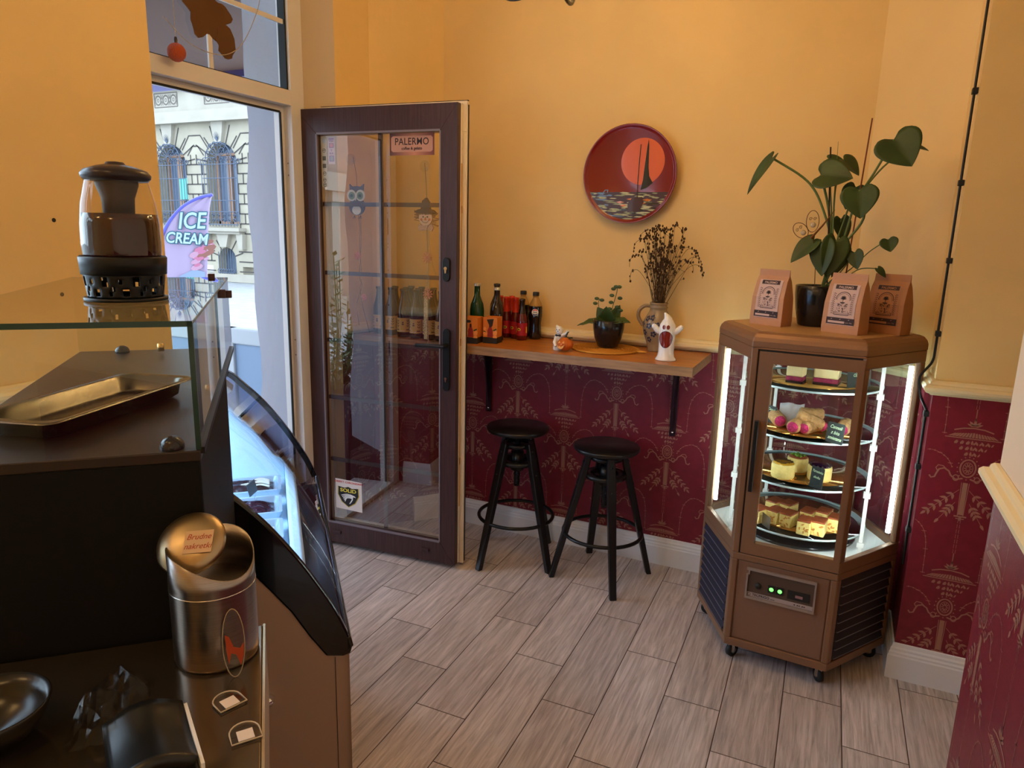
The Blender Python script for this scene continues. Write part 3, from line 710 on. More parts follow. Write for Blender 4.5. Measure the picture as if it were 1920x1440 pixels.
# shop name
t_ = sticker('shop_name_sticker', 'dark red sign sticker reading PALERMO coffee & gelato at the top of the door', .560, 1.878, (1.0, .86))
sign_m = bpy.data.materials.new('dark_red_sign_print'); sign_m.use_nodes = True
nt = sign_m.node_tree; tc = nt.nodes.new('ShaderNodeTexCoord'); sx = nt.nodes.new('ShaderNodeSeparateXYZ'); nt.links.new(tc.outputs['Object'], sx.inputs[0])
mr = nt.nodes.new('ShaderNodeMapRange'); mr.inputs[1].default_value = -.105; mr.inputs[2].default_value = .105; nt.links.new(sx.outputs[0], mr.inputs[0])
cr = nt.nodes.new('ShaderNodeValToRGB'); e = cr.color_ramp.elements; e[0].color = (*srgb(84, 40, 38), 1); e[1].color = (*srgb(112, 46, 46), 1); x = e.new(.55); x.color = (*srgb(196, 128, 96), 1)
nt.links.new(mr.outputs[0], cr.inputs[0]); nt.links.new(cr.outputs[0], nt.nodes['Principled BSDF'].inputs['Base Color'])
mb = MB(LF); mb.prism([(-.105, -.052), (.105, -.052), (.105, .052), (-.105, .052)], 0, .0006); mb.build('backing', sign_m, t_)
mb = MB(LF); mb.prism([(-.098, -.028), (-.09, -.036), (.09, -.036), (.098, -.028), (.098, .03), (.09, .038), (-.09, .038), (-.098, .03)], .0007, .0011); mb.build('panel', mat('salmon_panel', (.52, .26, .18), .5), t_)
mb = MB(LF); text_mb(mb, 'PALERMO', .044, LF @ Matrix.Translation((0, .0105, .0016)), bold=.0006, stretch=.82) if False else None
mb = MB(); text_mb(mb, 'PALERMO', .046, LF @ Matrix.Translation((0, .011, .0016)), bold=.0005, stretch=.78, spacing=1.05); text_mb(mb, 'coffee & gelato', .019, LF @ Matrix.Translation((0, -.020, .0016)), bold=.0005, stretch=.85); mb.build('lettering', ink, t_)
# security sticker
t_ = sticker('security_sticker', 'white square security sticker with a black SOLID shield low on the door', .203, .267, (1.65, 1.18))
mb = MB(LF); mb.prism([(-.044, -.062), (.046, -.066), (.046, .062), (-.044, .066)], 0, .0006); mb.build('backing', paper_w, t_)
mb = MB(LF); mb.cur = 1; sh = [(-.033, .034), (-.012, .03), (0, .036), (.012, .03), (.033, .034), (.034, 0), (.022, -.03), (0, -.05), (-.022, -.03), (-.034, 0)]
mb.flat([(x*1.08, y*1.05-.001) for x, y in sh], .0010); mb.cur = 0; mb.flat(sh, .0014); mb.cur = 2
for k in range(5): mb.line([(p.x, p.y) for p in spline([(-.024+k*.003, -.004-k*.006, 0), (-.004, .004-k*.004, 0), (.014, -.002-k*.003, 0), (.012-.002*k, -.02-k*.004, 0)], 5)], .003, .0018+.0001*k)
mb.flat([(.006, .006), (.022, 0), (.026, -.006), (.014, -.004)], .0024)
mb.build('shield', [black_ink, mat('gold_outline', (.5, .4, .05), .5), white_ink], t_)
mb = MB(); text_mb(mb, 'SOLID', .021, LF @ Matrix.Translation((0, .019, .002)), bold=.0007, stretch=.95); mb.build('shield_text', mat('yellow_ink', (.8, .65, .08), .5), t_)
mb = MB(); text_mb(mb, 'OBIEKT CHRONIONY', .0115, LF @ Matrix.Translation((.001, .054, .001)), bold=.0003, stretch=.85); mb.build('red_text', mat('red_ink', (.6, .05, .05), .5), t_)
# payment stickers
pb = mat('lilac_print', (.35, .3, .55), .5); pg = mat('blue_grey_print', (.4, .5, .62), .5)
t_ = sticker('card_payment_sticker', 'white strip sticker with purple card logos beside the longer strip', .163, 1.858)
mb = MB(LF); mb.prism([(-.017, -.056), (.017, -.056), (.017, .056), (-.017, .056)], 0, .0006); mb.build('backing', mat('pale_lilac_film', (.62, .58, .7), .5), t_)
mb = MB(LF); mb.cur = 0
for a, b in ((.012, .032), (-.045, -.02)): mb.flat([(-.012, a), (.012, a), (.012, b), (-.012, b)], .001)
mb.cur = 1; mb.flat([(-.008, .015), (.008, .015), (.008, .029), (-.008, .029)], .0014); mb.cur = 2; mb.flat([(-.008, -.042), (.008, -.042), (.008, -.023), (-.008, -.023)], .0014)
mb.cur = 0; mb.flat([(-.014, .047), (.014, .047), (.014, .052), (-.014, .052)], .001); mb.build('logos', [pb, mat('rose_print', (.65, .4, .5), .5), pg], t_)
mb = MB(); text_mb(mb, 'VISA', .012, LF @ Matrix.Translation((0, .0405, .001)), bold=.0004); text_mb(mb, 'V', .014, LF @ Matrix.Translation((0, .002, .001)), bold=.0004); text_mb(mb, 'BLIK', .011, LF @ Matrix.Translation((0, -.011, .001)), bold=.0004); mb.build('lettering', pb, t_)
t_ = sticker('notice_sticker', 'tall narrow pale strip sticker with small icons at the door glass edge', .124, 1.815)
mb = MB(LF); mb.prism([(-.015, -.11), (.014, -.11), (.014, .105), (-.015, .105)], 0, .0006); mb.build('backing', mat('pale_film', (.55, .55, .5), .5), t_)
mb = MB(LF)
for k, z in enumerate((.085, .045, .012, -.02, -.052, -.08, -.1)):
    mb.cur = 1 if k == 0 else 0
    if k in (0, 2, 3): mb.flat([(-.009, z-.009), (.009, z-.009), (.009, z+.009), (-.009, z+.009)], .001)
    else:
        mb.line([(.008*math.cos(t*PI/5), z+.008*math.sin(t*PI/5)) for t in range(11)], .0022, .001); mb.line([(-.006, z), (.006, z+.002)], .003, .0011)
mb.build('icons', [mat('grey_icon', (.12, .12, .1), .5), pg], t_)
# ornaments hung on suction hooks on the room side of the glass
clear = glass_mat('clear_plastic', (.96, .96, .96), 1.45, 2.)
def hook(s, z, label):
    t = thing('suction_hook', label, 'hook', M=DM @ Matrix.Translation((s, .031, z)))
    mb = MB(frame((0, 0, 0), (1, 0, 0), (0, 0, -1))); mb.lathe([(.024, 0), (.02, .004), (.008, .009), (.006, .013), (.0001, .014)], 20); mb.build('cup', clear, t)
    mb = MB(); mb.tube([(0, .012, 0), (0, .018, -.008), (0, .022, -.012), (0, .024, -.006)], .0018, 6); mb.build('peg', mat('white_peg_%d' % int(s*100), (.7, .7, .7), .3), t)
def orn(name, label, s, z): return thing(name, label, 'ornament', M=DM @ Matrix.Translation((s, .055, z)) @ Matrix.Scale(1.12, 4))
hook(.254, 1.822, 'clear suction hook holding the owl ornament'); hook(.615, 1.79, 'clear suction hook holding the scarecrow ornament')
twine = mat('dark_twine', (.06, .035, .025), .8)
def string(pts, r=.0009): 
    mb = MB(); mb.tube(spline(pts, 5), r, 5); return mb
NF = frame((0, 0, 0), (1, 0, 0), (0, 0, 1))   # faces the camera side
def disc(mb, x, y, rx, ry, z, th=.002, n=20): mb.prism([(x+rx*math.cos(2*PI*i/n), y+ry*math.sin(2*PI*i/n)) for i in range(n)], z, z+th)
t_ = orn('owl_ornament', 'grey blue wooden owl ornament with green ringed eyes hanging on the door', .268, 1.655)
og = mat('slate_owl', srgb(92, 84, 98), .6); oc = mat('cream_owl', (.8, .78, .7), .6); ogr = mat('sage_ring', srgb(120, 150, 120), .6)
mb = MB(NF); disc(mb, 0, -.028, .036, .034, 0, .006); mb.prism([(-.031, .058), (-.02, .048), (0, .05), (.02, .048), (.033, .058), (.03, .02), (0, .006), (-.03, .02)], .001, .008); mb.build('body', og, t_)
mb = MB(NF); mb.cur = 0; disc(mb, -.02, .014, .021, .022, .0085, .002); disc(mb, .02, .014, .021, .022, .0085, .002); disc(mb, 0, -.042, .02, .018, .0065, .002)
mb.cur = 1; disc(mb, -.019, .013, .0135, .0145, .011, .001); disc(mb, .019, .013, .0135, .0145, .011, .001); mb.cur = 2; disc(mb, -.019, .013, .006, .006, .0125, .001); disc(mb, .019, .013, .006, .006, .0125, .001)
mb.cur = 0; mb.prism([(-.005, .006), (.005, .006), (0, -.008)], .011, .014); mb.build('face', [oc, ogr, mat('teal_pupil', (.02, .06, .07), .4)], t_)
string([(-.002, .002, .05), (-.004, .0, .1), (-.012, -.006, .16)]).build('string', twine, t_)
mb = MB(NF)
for s in (-1, 1):
    for k in range(3): mb.tube([NF.inverted() @ Vector((s*.014, 0, -.062)), NF.inverted() @ Vector((s*.014+(k-1)*.006, -.006, -.075))], .001, 5)
mb.build('feet', twine, t_)
mb = string([(.003, 0, -.062), (.008, 0, -.12), (.006, 0, -.2), (.012, .0, -.3), (.004, 0, -.36), (.016, 0, -.43), (.045, 0, -.53)]); mb.tube(spline([(.012, 0, -.062), (.012, 0, -.17), (.002, 0, -.3), (.012, 0, -.34), (-.015, 0, -.42), (-.005, 0, -.5)], 5), .0009, 5); mb.build('trailing_cord', twine, t_)
def daisy(mb, x, z, r=.018, n=11):
    for k in range(n):
        a = 2*PI*k/n; c, s = math.cos(a), math.sin(a); mb.prism([(x+r*.25*c, z+r*.25*s), (x+r*.7*c-s*.003, z+r*.7*s+c*.003), (x+r*c, z+r*s), (x+r*.7*c+s*.003, z+r*.7*s-c*.003)], 0, .0015)
    disc(mb, x, z, r*.3, r*.3, .001, .002, 10)
sal = mat('salmon_felt', srgb(214, 128, 104), .8)
mb = MB(NF); daisy(mb, -.004, -.22); daisy(mb, .022, -.385, .015); mb.build('felt_flowers', sal, t_)
t_ = orn('scarecrow_ornament', 'smiling scarecrow head ornament with brown hat and straw hair hanging on the door', .612, 1.58)
mb = MB(NF); disc(mb, 0, 0, .028, .03, 0, .012, 24); mb.build('face', mat('scarecrow_face', srgb(238, 205, 175), .6), t_)
mb = MB(NF); mb.prism([(-.046, .022), (-.03, .03), (-.018, .032), (-.012, .062), (.004, .074), (.018, .055), (.02, .032), (.034, .028), (.046, .018), (.03, .014), (-.032, .016)], .001, .016); mb.build('hat', mat('brown_felt_hat', srgb(92, 62, 52), .8), t_)
mb = MB(NF)
for k in range(30):
    s = 1 if k % 2 else -1; y = .02-.045*random.random(); l = .016+.014*random.random(); x = s*(.022+.006*random.random()); mb.bar((x, y, .006), (x+s*l, y+.01*random.uniform(-1, 1), .006), .003, .0018)
for k in range(16): x = -.024+k*.0032; mb.bar((x, .024, .013), (x+random.uniform(-.002, .002), .009+.008*random.random(), .013), .0026, .0014)
mb.build('straw_hair', mat('straw', srgb(150, 104, 62), .8), t_)
mb = MB(NF); mb.cur = 0; disc(mb, -.009, .003, .0028, .0034, .0125, .001, 10); disc(mb, .009, .003, .0028, .0034, .0125, .001, 10); mb.line([(p.x, p.y) for p in spline([(-.016, -.009, 0), (-.008, -.017, 0), (0, -.019, 0), (.008, -.017, 0), (.016, -.008, 0)], 5)], .0016, .0132)
mb.cur = 1; mb.prism([(-.004, -.01), (.005, -.01), (.002, .002), (-.001, .002)], .0125, .015); disc(mb, -.017, -.007, .005, .005, .0122, .0006, 12); disc(mb, .018, -.007, .005, .005, .0122, .0006, 12); mb.build('features', [black_ink, mat('carrot', srgb(226, 130, 70), .6)], t_)
mb = MB(NF)
for s in (-1, 1): mb.prism([(0, -.034), (s*.026, -.024), (s*.033, -.036), (s*.026, -.05), (0, -.042)], .002, .01)
mb.prism([(-.012, -.028), (.012, -.028), (.006, -.048), (-.006, -.048)], .008, .014); mb.build('bow', mat('gingham_bow', srgb(206, 170, 150), .8, var=.3, vscale=220), t_)
string([(0, .0, .07), (0, -.004, .12), (-.002, -.012, .2)]).build('string', twine, t_)
mb = string([(.002, 0, -.045), (.01, 0, -.09), (.02, 0, -.15), (.036, 0, -.21), (.06, 0, -.25)]); mb.tube(spline([(-.002, .002, -.045), (.004, .002, -.14), (.003, .002, -.27), (.002, .002, -.38), (.004, .002, -.48), (-.012, .002, -.53)], 5), .002, 5); mb.build('trailing_cord', mat('raffia', (.55, .42, .2), .8), t_)
mb = MB(NF); daisy(mb, .002, -.15, .024); daisy(mb, .004, -.29, .024); mb.build('felt_flowers', sal, t_)
mb = MB(NF); mb.prism([(-.013, -.30), (.002, -.30), (.002, -.47), (-.013, -.47)], -.001, .001)
mb.build('spotted_ribbon', mat('spotted_ribbon_fabric', (.6, .5, .3), .8, var=.6, vscale=350), t_)

# ================================================================== bar shelf, stools, plate
ZT_ = 1.033
oak = mat('oak_shelf_top', srgb(176, 112, 52), .35, var=.22, vscale=6, stretch=(1, 12, 12), bump=.03, bscale=20)
oak_e = mat('oak_shelf_edge', srgb(160, 124, 88), .45, var=.25, vscale=6, stretch=(1.5, 14, 14))
mb = MB(); poly = [(-.496, 2.70), (-.496, 3.112), (-1.858, 3.112), (-2.088, 2.83), (-2.122, 2.66), (-2.115, 2.70)]
poly = [(-.496, 2.70), (-.496, 3.113), (-1.862, 3.113), (-2.086, 2.83), (-2.112, 2.70)]
mb.cur = 1; mb.prism(poly, .995, 1.0325); mb.cur = 0; mb.flat(poly, ZT_)
tag(mb.build('wall_shelf', [oak, oak_e]), 'long wooden bar shelf with light edge fixed along the burgundy wall', 'shelf')
brk_m = mat('dark_plum_metal', srgb(48, 22, 34), .35, metal=.3)
def bracket(x, zb, lab):
    t = thing('shelf_bracket', lab, 'bracket', (x, 3.113, 0), group='brackets under the bar shelf')
    mb = MB(); mb.box(-.014, .014, -.010, 0, zb, .994); mb.prism(arc(0, -.005, .014, 0, 2*PI, 12)[:-1], zb-.004, zb+.004); mb.build('wall_leg', brk_m, t, bevel=.001)
    mb = MB(); mb.box(-.014, .014, -.36, -.010, .986, .994); mb.build('shelf_arm', brk_m, t, bevel=.001)
    mb = MB(); mb.add([(-.003, -.01, zb+.03), (-.003, -.01, .986), (-.003, -.075, .986), (.003, -.01, zb+.03), (.003, -.01, .986), (.003, -.075, .986)], [(0, 1, 2), (5, 4, 3), (0, 3, 4, 1), (1, 4, 5, 2), (2, 5, 3, 0)]); mb.build('brace', brk_m, t)
    mb = MB(); mb.M = frame((0, -.0105, zb+.012), (1, 0, 0), (0, 0, 1)); mb.lathe([(.006, 0), (.005, .003), (.0001, .004)], 12); mb.build('screw', chrome, t)
bracket(-.640, .64, 'right metal bracket under the bar shelf'); bracket(-1.585, .635, 'left metal bracket under the bar shelf')

def make_stool():
    t = thing('bar_stool', 'x', 'stool', (0, 0, 0), group='black wooden bar stools')
    zs = .65
    mb = MB(); mb.lathe([(.0001, zs-.028), (.12, zs-.028), (.138, zs-.022), (.146, zs-.012), (.147, zs-.006), (.143, zs), (.0001, zs)], 48); mb.build('seat', black_wood, t)
    mb = MB(); mb.lathe([(.05, zs-.042), (.06, zs-.028), (.0001, zs-.028)], 24); mb.lathe([(.0001, .36), (.013, .36), (.013, zs-.03)], 16); 
    for k in range(22): mb.lathe([(.013, .37+k*.009), (.0148, .374+k*.009), (.013, .378+k*.009)], 12)
    mb.build('screw_spindle', black_metal, t)
    mb = MB(); mb.lathe([(.052, .556), (.07, .556), (.07, .574), (.052, .574), (.052, .556)], 32); mb.lathe([(.014, .562), (.052, .562), (.052, .568), (.014, .568)], 24); mb.build('upper_collar', black_wood, t)
    mb = MB(); mb.lathe([(.055, .475), (.092, .475), (.092, .492), (.055, .492), (.055, .475)], 32); mb.lathe([(.014, .48), (.055, .48), (.055, .487), (.014, .487)], 24); mb.lathe([(.016, .44), (.03, .44), (.03, .53), (.016, .53)], 16); mb.build('lower_collar', black_wood, t)
    for k in range(4):
        a = k*PI/2; c, s = math.cos(a), math.sin(a); mb = MB()
        A = Vector((.078*c, .078*s, .582)); B = Vector((.228*c, .228*s, 0)); tdir = (B-A).normalized(); q = Vector((-s, c, 0)); nrm = tdir.cross(q)
        vs = []
        for P, w, d in ((A, .017, .012), (A+(B-A)*.18, .02, .014), (B, .015, .012)):
            for i, j in ((-1, -1), (1, -1), (1, 1), (-1, 1)): vs.append(P+q*(i*w)+nrm*(j*d))
        for i in range(8, 12): vs[i].z = .0
        mb.add(vs, [(0, 1, 2, 3), (11, 10, 9, 8)]+[(r*4+i, (r+1)*4+i, (r+1)*4+(i+1) % 4, r*4+(i+1) % 4) for r in (0, 1) for i in range(4)])
        leg = mb.build('leg', black_wood, t, bevel=.004)
        mb = MB()
        for f in (.06, .24):
            P = A+(B-A)*f+Vector((c, s, 0))*.0145; mb = MB(); mb.ball(P, .0055, 8); mb.build('bolt', black_metal, leg)
    mb = MB(); mb.tube([(.176*math.cos(2*PI*k/40), .176*math.sin(2*PI*k/40), .215) for k in range(40)], .0085, 8, closed=True); mb.build('foot_ring', black_metal, t)
    return t
st = make_stool(); st.location = (-1.300, 2.855, 0); st.rotation_euler = (0, 0, math.radians(68)); st['label'] = 'left black bar stool with its round seat raised higher, nearer the open door'
st2 = dup(st, (-.872, 2.865, 0), math.radians(32), 'right black bar stool with lower round seat, nearer the pastry cabinet')
for c in children(st2):
    if c.name.startswith('seat'): c.location = (0, 0, -.03)
    if c.name.startswith('screw_spindle'): c.location = (0, 0, -.03)

# round painted plate on the wall
def clip(poly, f):
    """Sutherland-Hodgman against half plane f(p) >= 0"""
    out = []
    for i in range(len(poly)):
        a, b = poly[i-1], poly[i]; fa, fb = f(a), f(b)
        if (fa >= 0) != (fb >= 0): t = fa/(fa-fb); out.append((lerp(a[0], b[0], t), lerp(a[1], b[1], t)))
        if fb >= 0: out.append(b)
    return out
PR = .207; t_ = thing('decorative_plate', 'round red plate painted with a sailing boat before a big orange sun', 'plate', (-.902, 3.114, 1.787))
PF = frame((0, 0, 0), (1, 0, 0), (0, 0, 1))
mb = MB(PF); mb.lathe([(.09, .0), (.12, .012), (.19, .032), (.207, .044), (.2085, .046), (.207, .0475), (.198, .040), (.19, .036), (.0001, .036)], 72); mb.build('dish', [mat('dark_red_glaze', srgb(128, 24, 20), .2, coat=.3)], t_)
def dpoly(mb, pts, z):
    R = .195
    for k in range(24):
        a = 2*PI*k/24; c, s = math.cos(a), math.sin(a); pts = clip(pts, lambda p: R-(p[0]*c+p[1]*s))
        if len(pts) < 3: return
    mb.flat(pts, z)
mb = MB(PF); u = .207
mb.cur = 0; dpoly(mb, [(u*(.27+.46*math.cos(2*PI*i/48)), u*(.25+.47*math.sin(2*PI*i/48))) for i in range(48)], .0363)
mb.cur = 1; dpoly(mb, [(-.2, -.2), (.2, -.2), (.2, -.075), (-.2, -.075)], .0365)
random.seed(11)
for i in range(150):
    y = -.078-.115*(i/150); x = random.uniform(-.2, .2); l = random.uniform(.012, .03); h = random.uniform(.0022, .0042)
    mb.cur = 2+(i % 3); dpoly(mb, [(x-l, y), (x-l*.4, y+h), (x+l*.5, y+h*.7), (x+l, y), (x+l*.4, y-h), (x-l*.5, y-h*.6)], .0366+i*.000002)
mb.cur = 5
for x, y, l in ((.02, -.105, .028), (-.035, -.118, .02), (.085, -.108, .022), (.06, -.122, .02), (-.02, -.132, .016)): dpoly(mb, [(x-l, y), (x, y+.005), (x+l, y), (x, y-.006)], .0372)
mb.cur = 6
S = lambda x, y: ((x-560)/5.33/88*u, -(y-668)/5.33/92*u)
hull = [S(*p) for p in ((560, 960), (600, 905), (700, 895), (720, 950), (680, 1040), (560, 1050))]; dpoly(mb, hull, .0376)
mb.cur = 7; dpoly(mb, [S(*p) for p in ((735, 330), (742, 400), (748, 600), (760, 690), (798, 755), (740, 805), (680, 825), (700, 730), (712, 560), (725, 400))], .0378)
mb.line([S(*p) for p in ((661, 378), (655, 520), (652, 640), (650, 780), (652, 900))], .0035, .0379); mb.line([S(*p) for p in ((300, 855), (320, 825), (350, 826), (345, 850))], .004, .0379)
mb.build('painting', [mat('orange_sun_glaze', srgb(224, 98, 34), .25, coat=.2), mat('sea_base', srgb(70, 34, 26), .3), mat('sea_green', srgb(160, 164, 116), .3), mat('sea_pale', srgb(196, 194, 146), .3), mat('sea_dark', srgb(40, 36, 34), .12, coat=.5), mat('gold_reflection', srgb(214, 120, 36), .12, coat=.5), mat('hull_brown', srgb(66, 18, 16), .12, coat=.5), mat('sail_dark', srgb(22, 18, 14), .12, coat=.5)], t_)

# ---------------- things on the shelf
amber = mat('dark_brown_bottle_glass', (.022, .010, .006), .06, coat=.6)
greeng = mat('dark_green_bottle_glass', (.008, .05, .015), .06, coat=.6)
lab_c = mat('cream_bottle_label', srgb(216, 178, 112), .55); capm = mat('black_bottle_cap', (.02, .018, .018), .35)
blue_ink = mat('blue_grey_ink', srgb(60, 70, 100), .5)
def cyl_label(mb, r, z0, z1, a0=0, a1=2*PI, n=24):
    vs = []
    for i in range(n+1):
        a = a0+(a1-a0)*i/n; vs += [(r*math.cos(a), r*math.sin(a), z0), (r*math.cos(a), r*math.sin(a), z1)]
    mb.add(vs, [(2*i, 2*i+2, 2*i+3, 2*i+1) for i in range(n)], True)
def cyl_print(mb, r, ang, z, pts):
    # small mark wrapped on a cylinder: pts (x,y) in metres around angle ang
    n = len(pts); cx = sum(p[0] for p in pts)/n; cy = sum(p[1] for p in pts)/n; K = (.34, .67, 1.) if max(abs(p[0]-cx) for p in pts) > .008 else (1.,)
    P = lambda x, y: (r*math.cos(ang+x/r), r*math.sin(ang+x/r), z+y)
    vs = [P(cx, cy)]; fs = []
    for k in K: vs += [P(cx+(p[0]-cx)*k, cy+(p[1]-cy)*k) for p in pts]
    for i in range(n):
        j = (i+1) % n; fs.append((0, 1+i, 1+j)); fs += [(1+i+n*q, 1+i+n*(q+1), 1+j+n*(q+1), 1+j+n*q) for q in range(len(K)-1)]
    mb.add(vs, fs, True)
def make_beer():
    t = thing('brown_bottle', 'x', 'bottle', (0, 0, 0))
    mb = MB(); mb.lathe([(.0001, .002), (.027, 0), (.031, .006), (.031, .118), (.029, .135), (.022, .160), (.0155, .185), (.0135, .212), (.0150, .216), (.0150, .222)], 24); mb.build('body', amber, t)
    mb = MB(); mb.lathe([(.0158, .216), (.0165, .218), (.0160, .226), (.0001, .227)], 18); mb.build('cap', capm, t)
    mb = MB(); mb.cur = 0; cyl_label(mb, .0314, .026, .092); mb.cur = 1
    for a in (-2.2, -.6, 1.0, 2.6):
        for k in range(3):
            for s in (-1, 1): cyl_print(mb, .0317, a, .05+k*.012, [(0, 0), (s*.004, .002), (s*.008, .009), (s*.003, .007)][::s])
        cyl_print(mb, .0317, a, .034, [(-.009, 0), (.006, 0), (.006, .006), (-.009, .006)])
    mb.cur = 2
    for a in (-1.4, .2, 1.8, 3.4):
        cyl_print(mb, .0317, a, .06, [(-.005, 0), (.005, 0), (.005, .005), (-.005, .005)]); cyl_print(mb, .0317, a, .068, [(-.004, 0), (.003, 0), (.004, .006), (-.002, .006)]); 
        mb.cur = 3; cyl_print(mb, .0317, a, .030, [(-.011, 0), (.011, 0), (.011, .004), (-.011, .004)]); mb.cur = 2
    mb.build('paper_label', [lab_c, ink, blue_ink, paper_w], t)
    return t
beer = make_beer()
ordn = ['first', 'second', 'third', 'fourth', 'fifth', 'sixth', 'seventh', 'eighth']
fr = [(-2.03, 2.80), (-1.953, 2.79), (-1.862, 2.757), (-1.788, 2.750), (-1.718, 2.752), (-1.648, 2.745), (-1.576, 2.742)]
rows = [(fr, 'front'), ([(-1.985, 2.868), (-1.905, 2.842), (-1.826, 2.83), (-1.752, 2.822), (-1.68, 2.822), (-1.61, 2.815)], 'middle'), ([(-1.93, 2.925), (-1.86, 2.91), (-1.785, 2.90), (-1.715, 2.893), (-1.645, 2.89)], 'back')]
first = True
for r, nm in rows:
    for i, (x, y) in enumerate(r):
        lab = '%s from the left in the %s row of brown bottles behind the door' % (ordn[i], nm)
        if first: beer.location = (x, y, ZT_); beer['label'] = lab; beer['group'] = 'brown bottles behind the open door'; first = False
        else: dup(beer, (x, y, ZT_), random.uniform(-.3, .3), lab, 'brown bottles behind the open door')

# printed cartons holding bottles, right of the door
orange_c = mat('orange_carton', srgb(218, 128, 44), .6); blk_c = mat('black_carton_print', (.02, .015, .012), .6); redl = mat('red_bottle_print', srgb(150, 40, 28), .6); peach = mat('peach_fruit_print', srgb(240, 160, 80), .6); leafp = mat('leaf_print', srgb(60, 80, 24), .6)
def carton(x, y, rz, lab, n):
    t = thing('drink_carton', lab, 'carton', (x, y, ZT_), rz, group='orange drink cartons')
    mb = MB(); mb.cur = 1; mb.box(-.034, .034, -.034, .034, 0, .028); mb.cur = 0; mb.box(-.034, .034, -.034, .034, .028, .118); mb.build('box', [orange_c, blk_c], t, bevel=.001)
    mb = MB(frame((0, -.0345, 0), (1, 0, 0), (0, 0, 1)))
    mb.cur = 0; mb.flat([(-.028, .094), (-.002, .094), (.004, .1), (-.002, .106), (-.028, .106)], .0003) if n else mb.flat([(-.016, .108), (.018, .112), (.016, .106), (.012, .082), (.004, .07), (-.004, .082)], .0003)
    mb.cur = 1; mb.flat([(-.012, .03), (.014, .03), (.014, .058), (.006, .074), (.005, .09), (-.004, .09), (-.005, .074), (-.012, .058)], .0005)
    mb.cur = 0; mb.flat([(-.0035, .074), (.0045, .074), (.004, .09), (-.003, .09)], .0007)
    mb.cur = 2
    for cx, cy, r in ((.024, .05, .012), (-.022, .045, .011), (.024, .028, .01), (-.025, .066, .008)): mb.flat([(max(-.034, min(.034, cx+r*math.cos(i*PI/6))), max(.026, cy+r*math.sin(i*PI/6))) for i in range(12)], .0004)
    mb.cur = 3; mb.flat([(.014, .062), (.03, .07), (.032, .064), (.018, .056)], .0006); mb.flat([(-.014, .05), (-.03, .058), (-.032, .052)], .0006)
    mb.cur = 0; mb.flat([(-.02, .008), (.02, .008), (.02, .012), (-.02, .012)], .0006); mb.build('print', [blk_c, redl, peach, leafp], t)
carton(-1.505, 2.785, .12, 'orange drink carton with fruit and bottle print beside the door edge', 1)
carton(-1.432, 2.835, .12, 'orange drink carton with triangle and bottle print, standing right of the other carton', 0)
def wine(name, x, y, h, g, lab, capc, neck=.013):
    t = thing(name, lab, 'bottle', (x, y, ZT_)); k = h/.26
    mb = MB(); mb.lathe([(.0001, .002), (.030, 0), (.033, .006), (.033, .14*k), (.03, .165*k), (.02, .19*k), (.0145, .205*k), (neck, .25*k), (.0145, .252*k), (.0145, h)], 24); mb.build('body', g, t)
    mb = MB(); mb.lathe([(.0153, h-.012), (.0157, h), (.0001, h+.002)], 16); mb.build('cap', capc, t)
pale_cap = mat('pale_foil_cap', (.5, .5, .45), .35, metal=.5)
wine('green_bottle', -1.535, 2.875, .262, greeng, 'green glass bottle standing behind the orange cartons near the door edge', pale_cap)
wine('dark_bottle', -1.478, 2.965, .258, amber, 'tall dark bottle at the back by the wall, behind the cartons', capm)
wine('dark_bottle', -1.448, 2.908, .245, amber, 'dark bottle with a pale neck band behind the right carton', pale_cap)
# red foil bottles
redg = mat('red_glass_drink', srgb(96, 14, 12), .08, coat=.6); redf = mat('red_foil', srgb(200, 52, 28), .4, metal=.2); yel = mat('yellow_print', srgb(226, 190, 60), .5); rlab = mat('crimson_label', srgb(170, 24, 40), .5)
def make_red():
    t = thing('red_bottle', 'x', 'bottle', (0, 0, 0))
    mb = MB(); mb.lathe([(.0001, .002), (.023, 0), (.026, .005), (.026, .094), (.024, .108), (.0165, .13), (.0125, .150), (.0115, .18), (.013, .182), (.013, .187)], 22); mb.build('body', redg, t)
    mb = MB(); mb.lathe([(.0185, .124), (.0140, .150), (.0132, .18), (.0145, .184), (.0145, .194), (.0001, .196)], 18); mb.build('foil', redf, t)
    mb = MB(); mb.cur = 0; cyl_label(mb, .0263, .022, .082); mb.cur = 1
    for a in (-2.2, .1, 2.4): cyl_print(mb, .0266, a, .052, [(.010*math.cos(i*PI/5), .007*math.sin(i*PI/5)) for i in range(10)]); cyl_print(mb, .0266, a-.75, .035, [(-.005, 0), (.005, 0), (.005, .03), (-.005, .03)])
    mb.cur = 2
    for a in (-2.2, .1, 2.4): cyl_print(mb, .0268, a, .052, [(.006*math.cos(i*PI/5), .0035*math.sin(i*PI/5)) for i in range(10)])
    mb.build('paper_label', [rlab, yel, leafp], t)
    return t
rb = make_red()
rp = [((-1.354, 2.985), 'frontmost red bottle with dark neck and yellow print, left of the cola bottles'), ((-1.402, 3.020), 'red foil topped bottle, second from the front of its line'), ((-1.4525, 3.078), 'red foil topped bottle, at the back beside the wall'), ((-1.456, 3.024), 'red foil topped bottle, leftmost of the red ones'), ((-1.507, 3.062), 'red foil topped bottle in the far corner of the red cluster')]
for i, (p, lab) in enumerate(rp):
    if i == 0: rb.location = (*p, ZT_); rb.rotation_euler = (0, 0, .5); rb['label'] = lab; rb['group'] = 'red bottles on the shelf'
    else: dup(rb, (*p, ZT_), .3*i, lab, 'red bottles on the shelf')
for c in children(rb):
    if c.name.startswith('foil'): c.data = c.data.copy(); c.data.materials[0] = amber
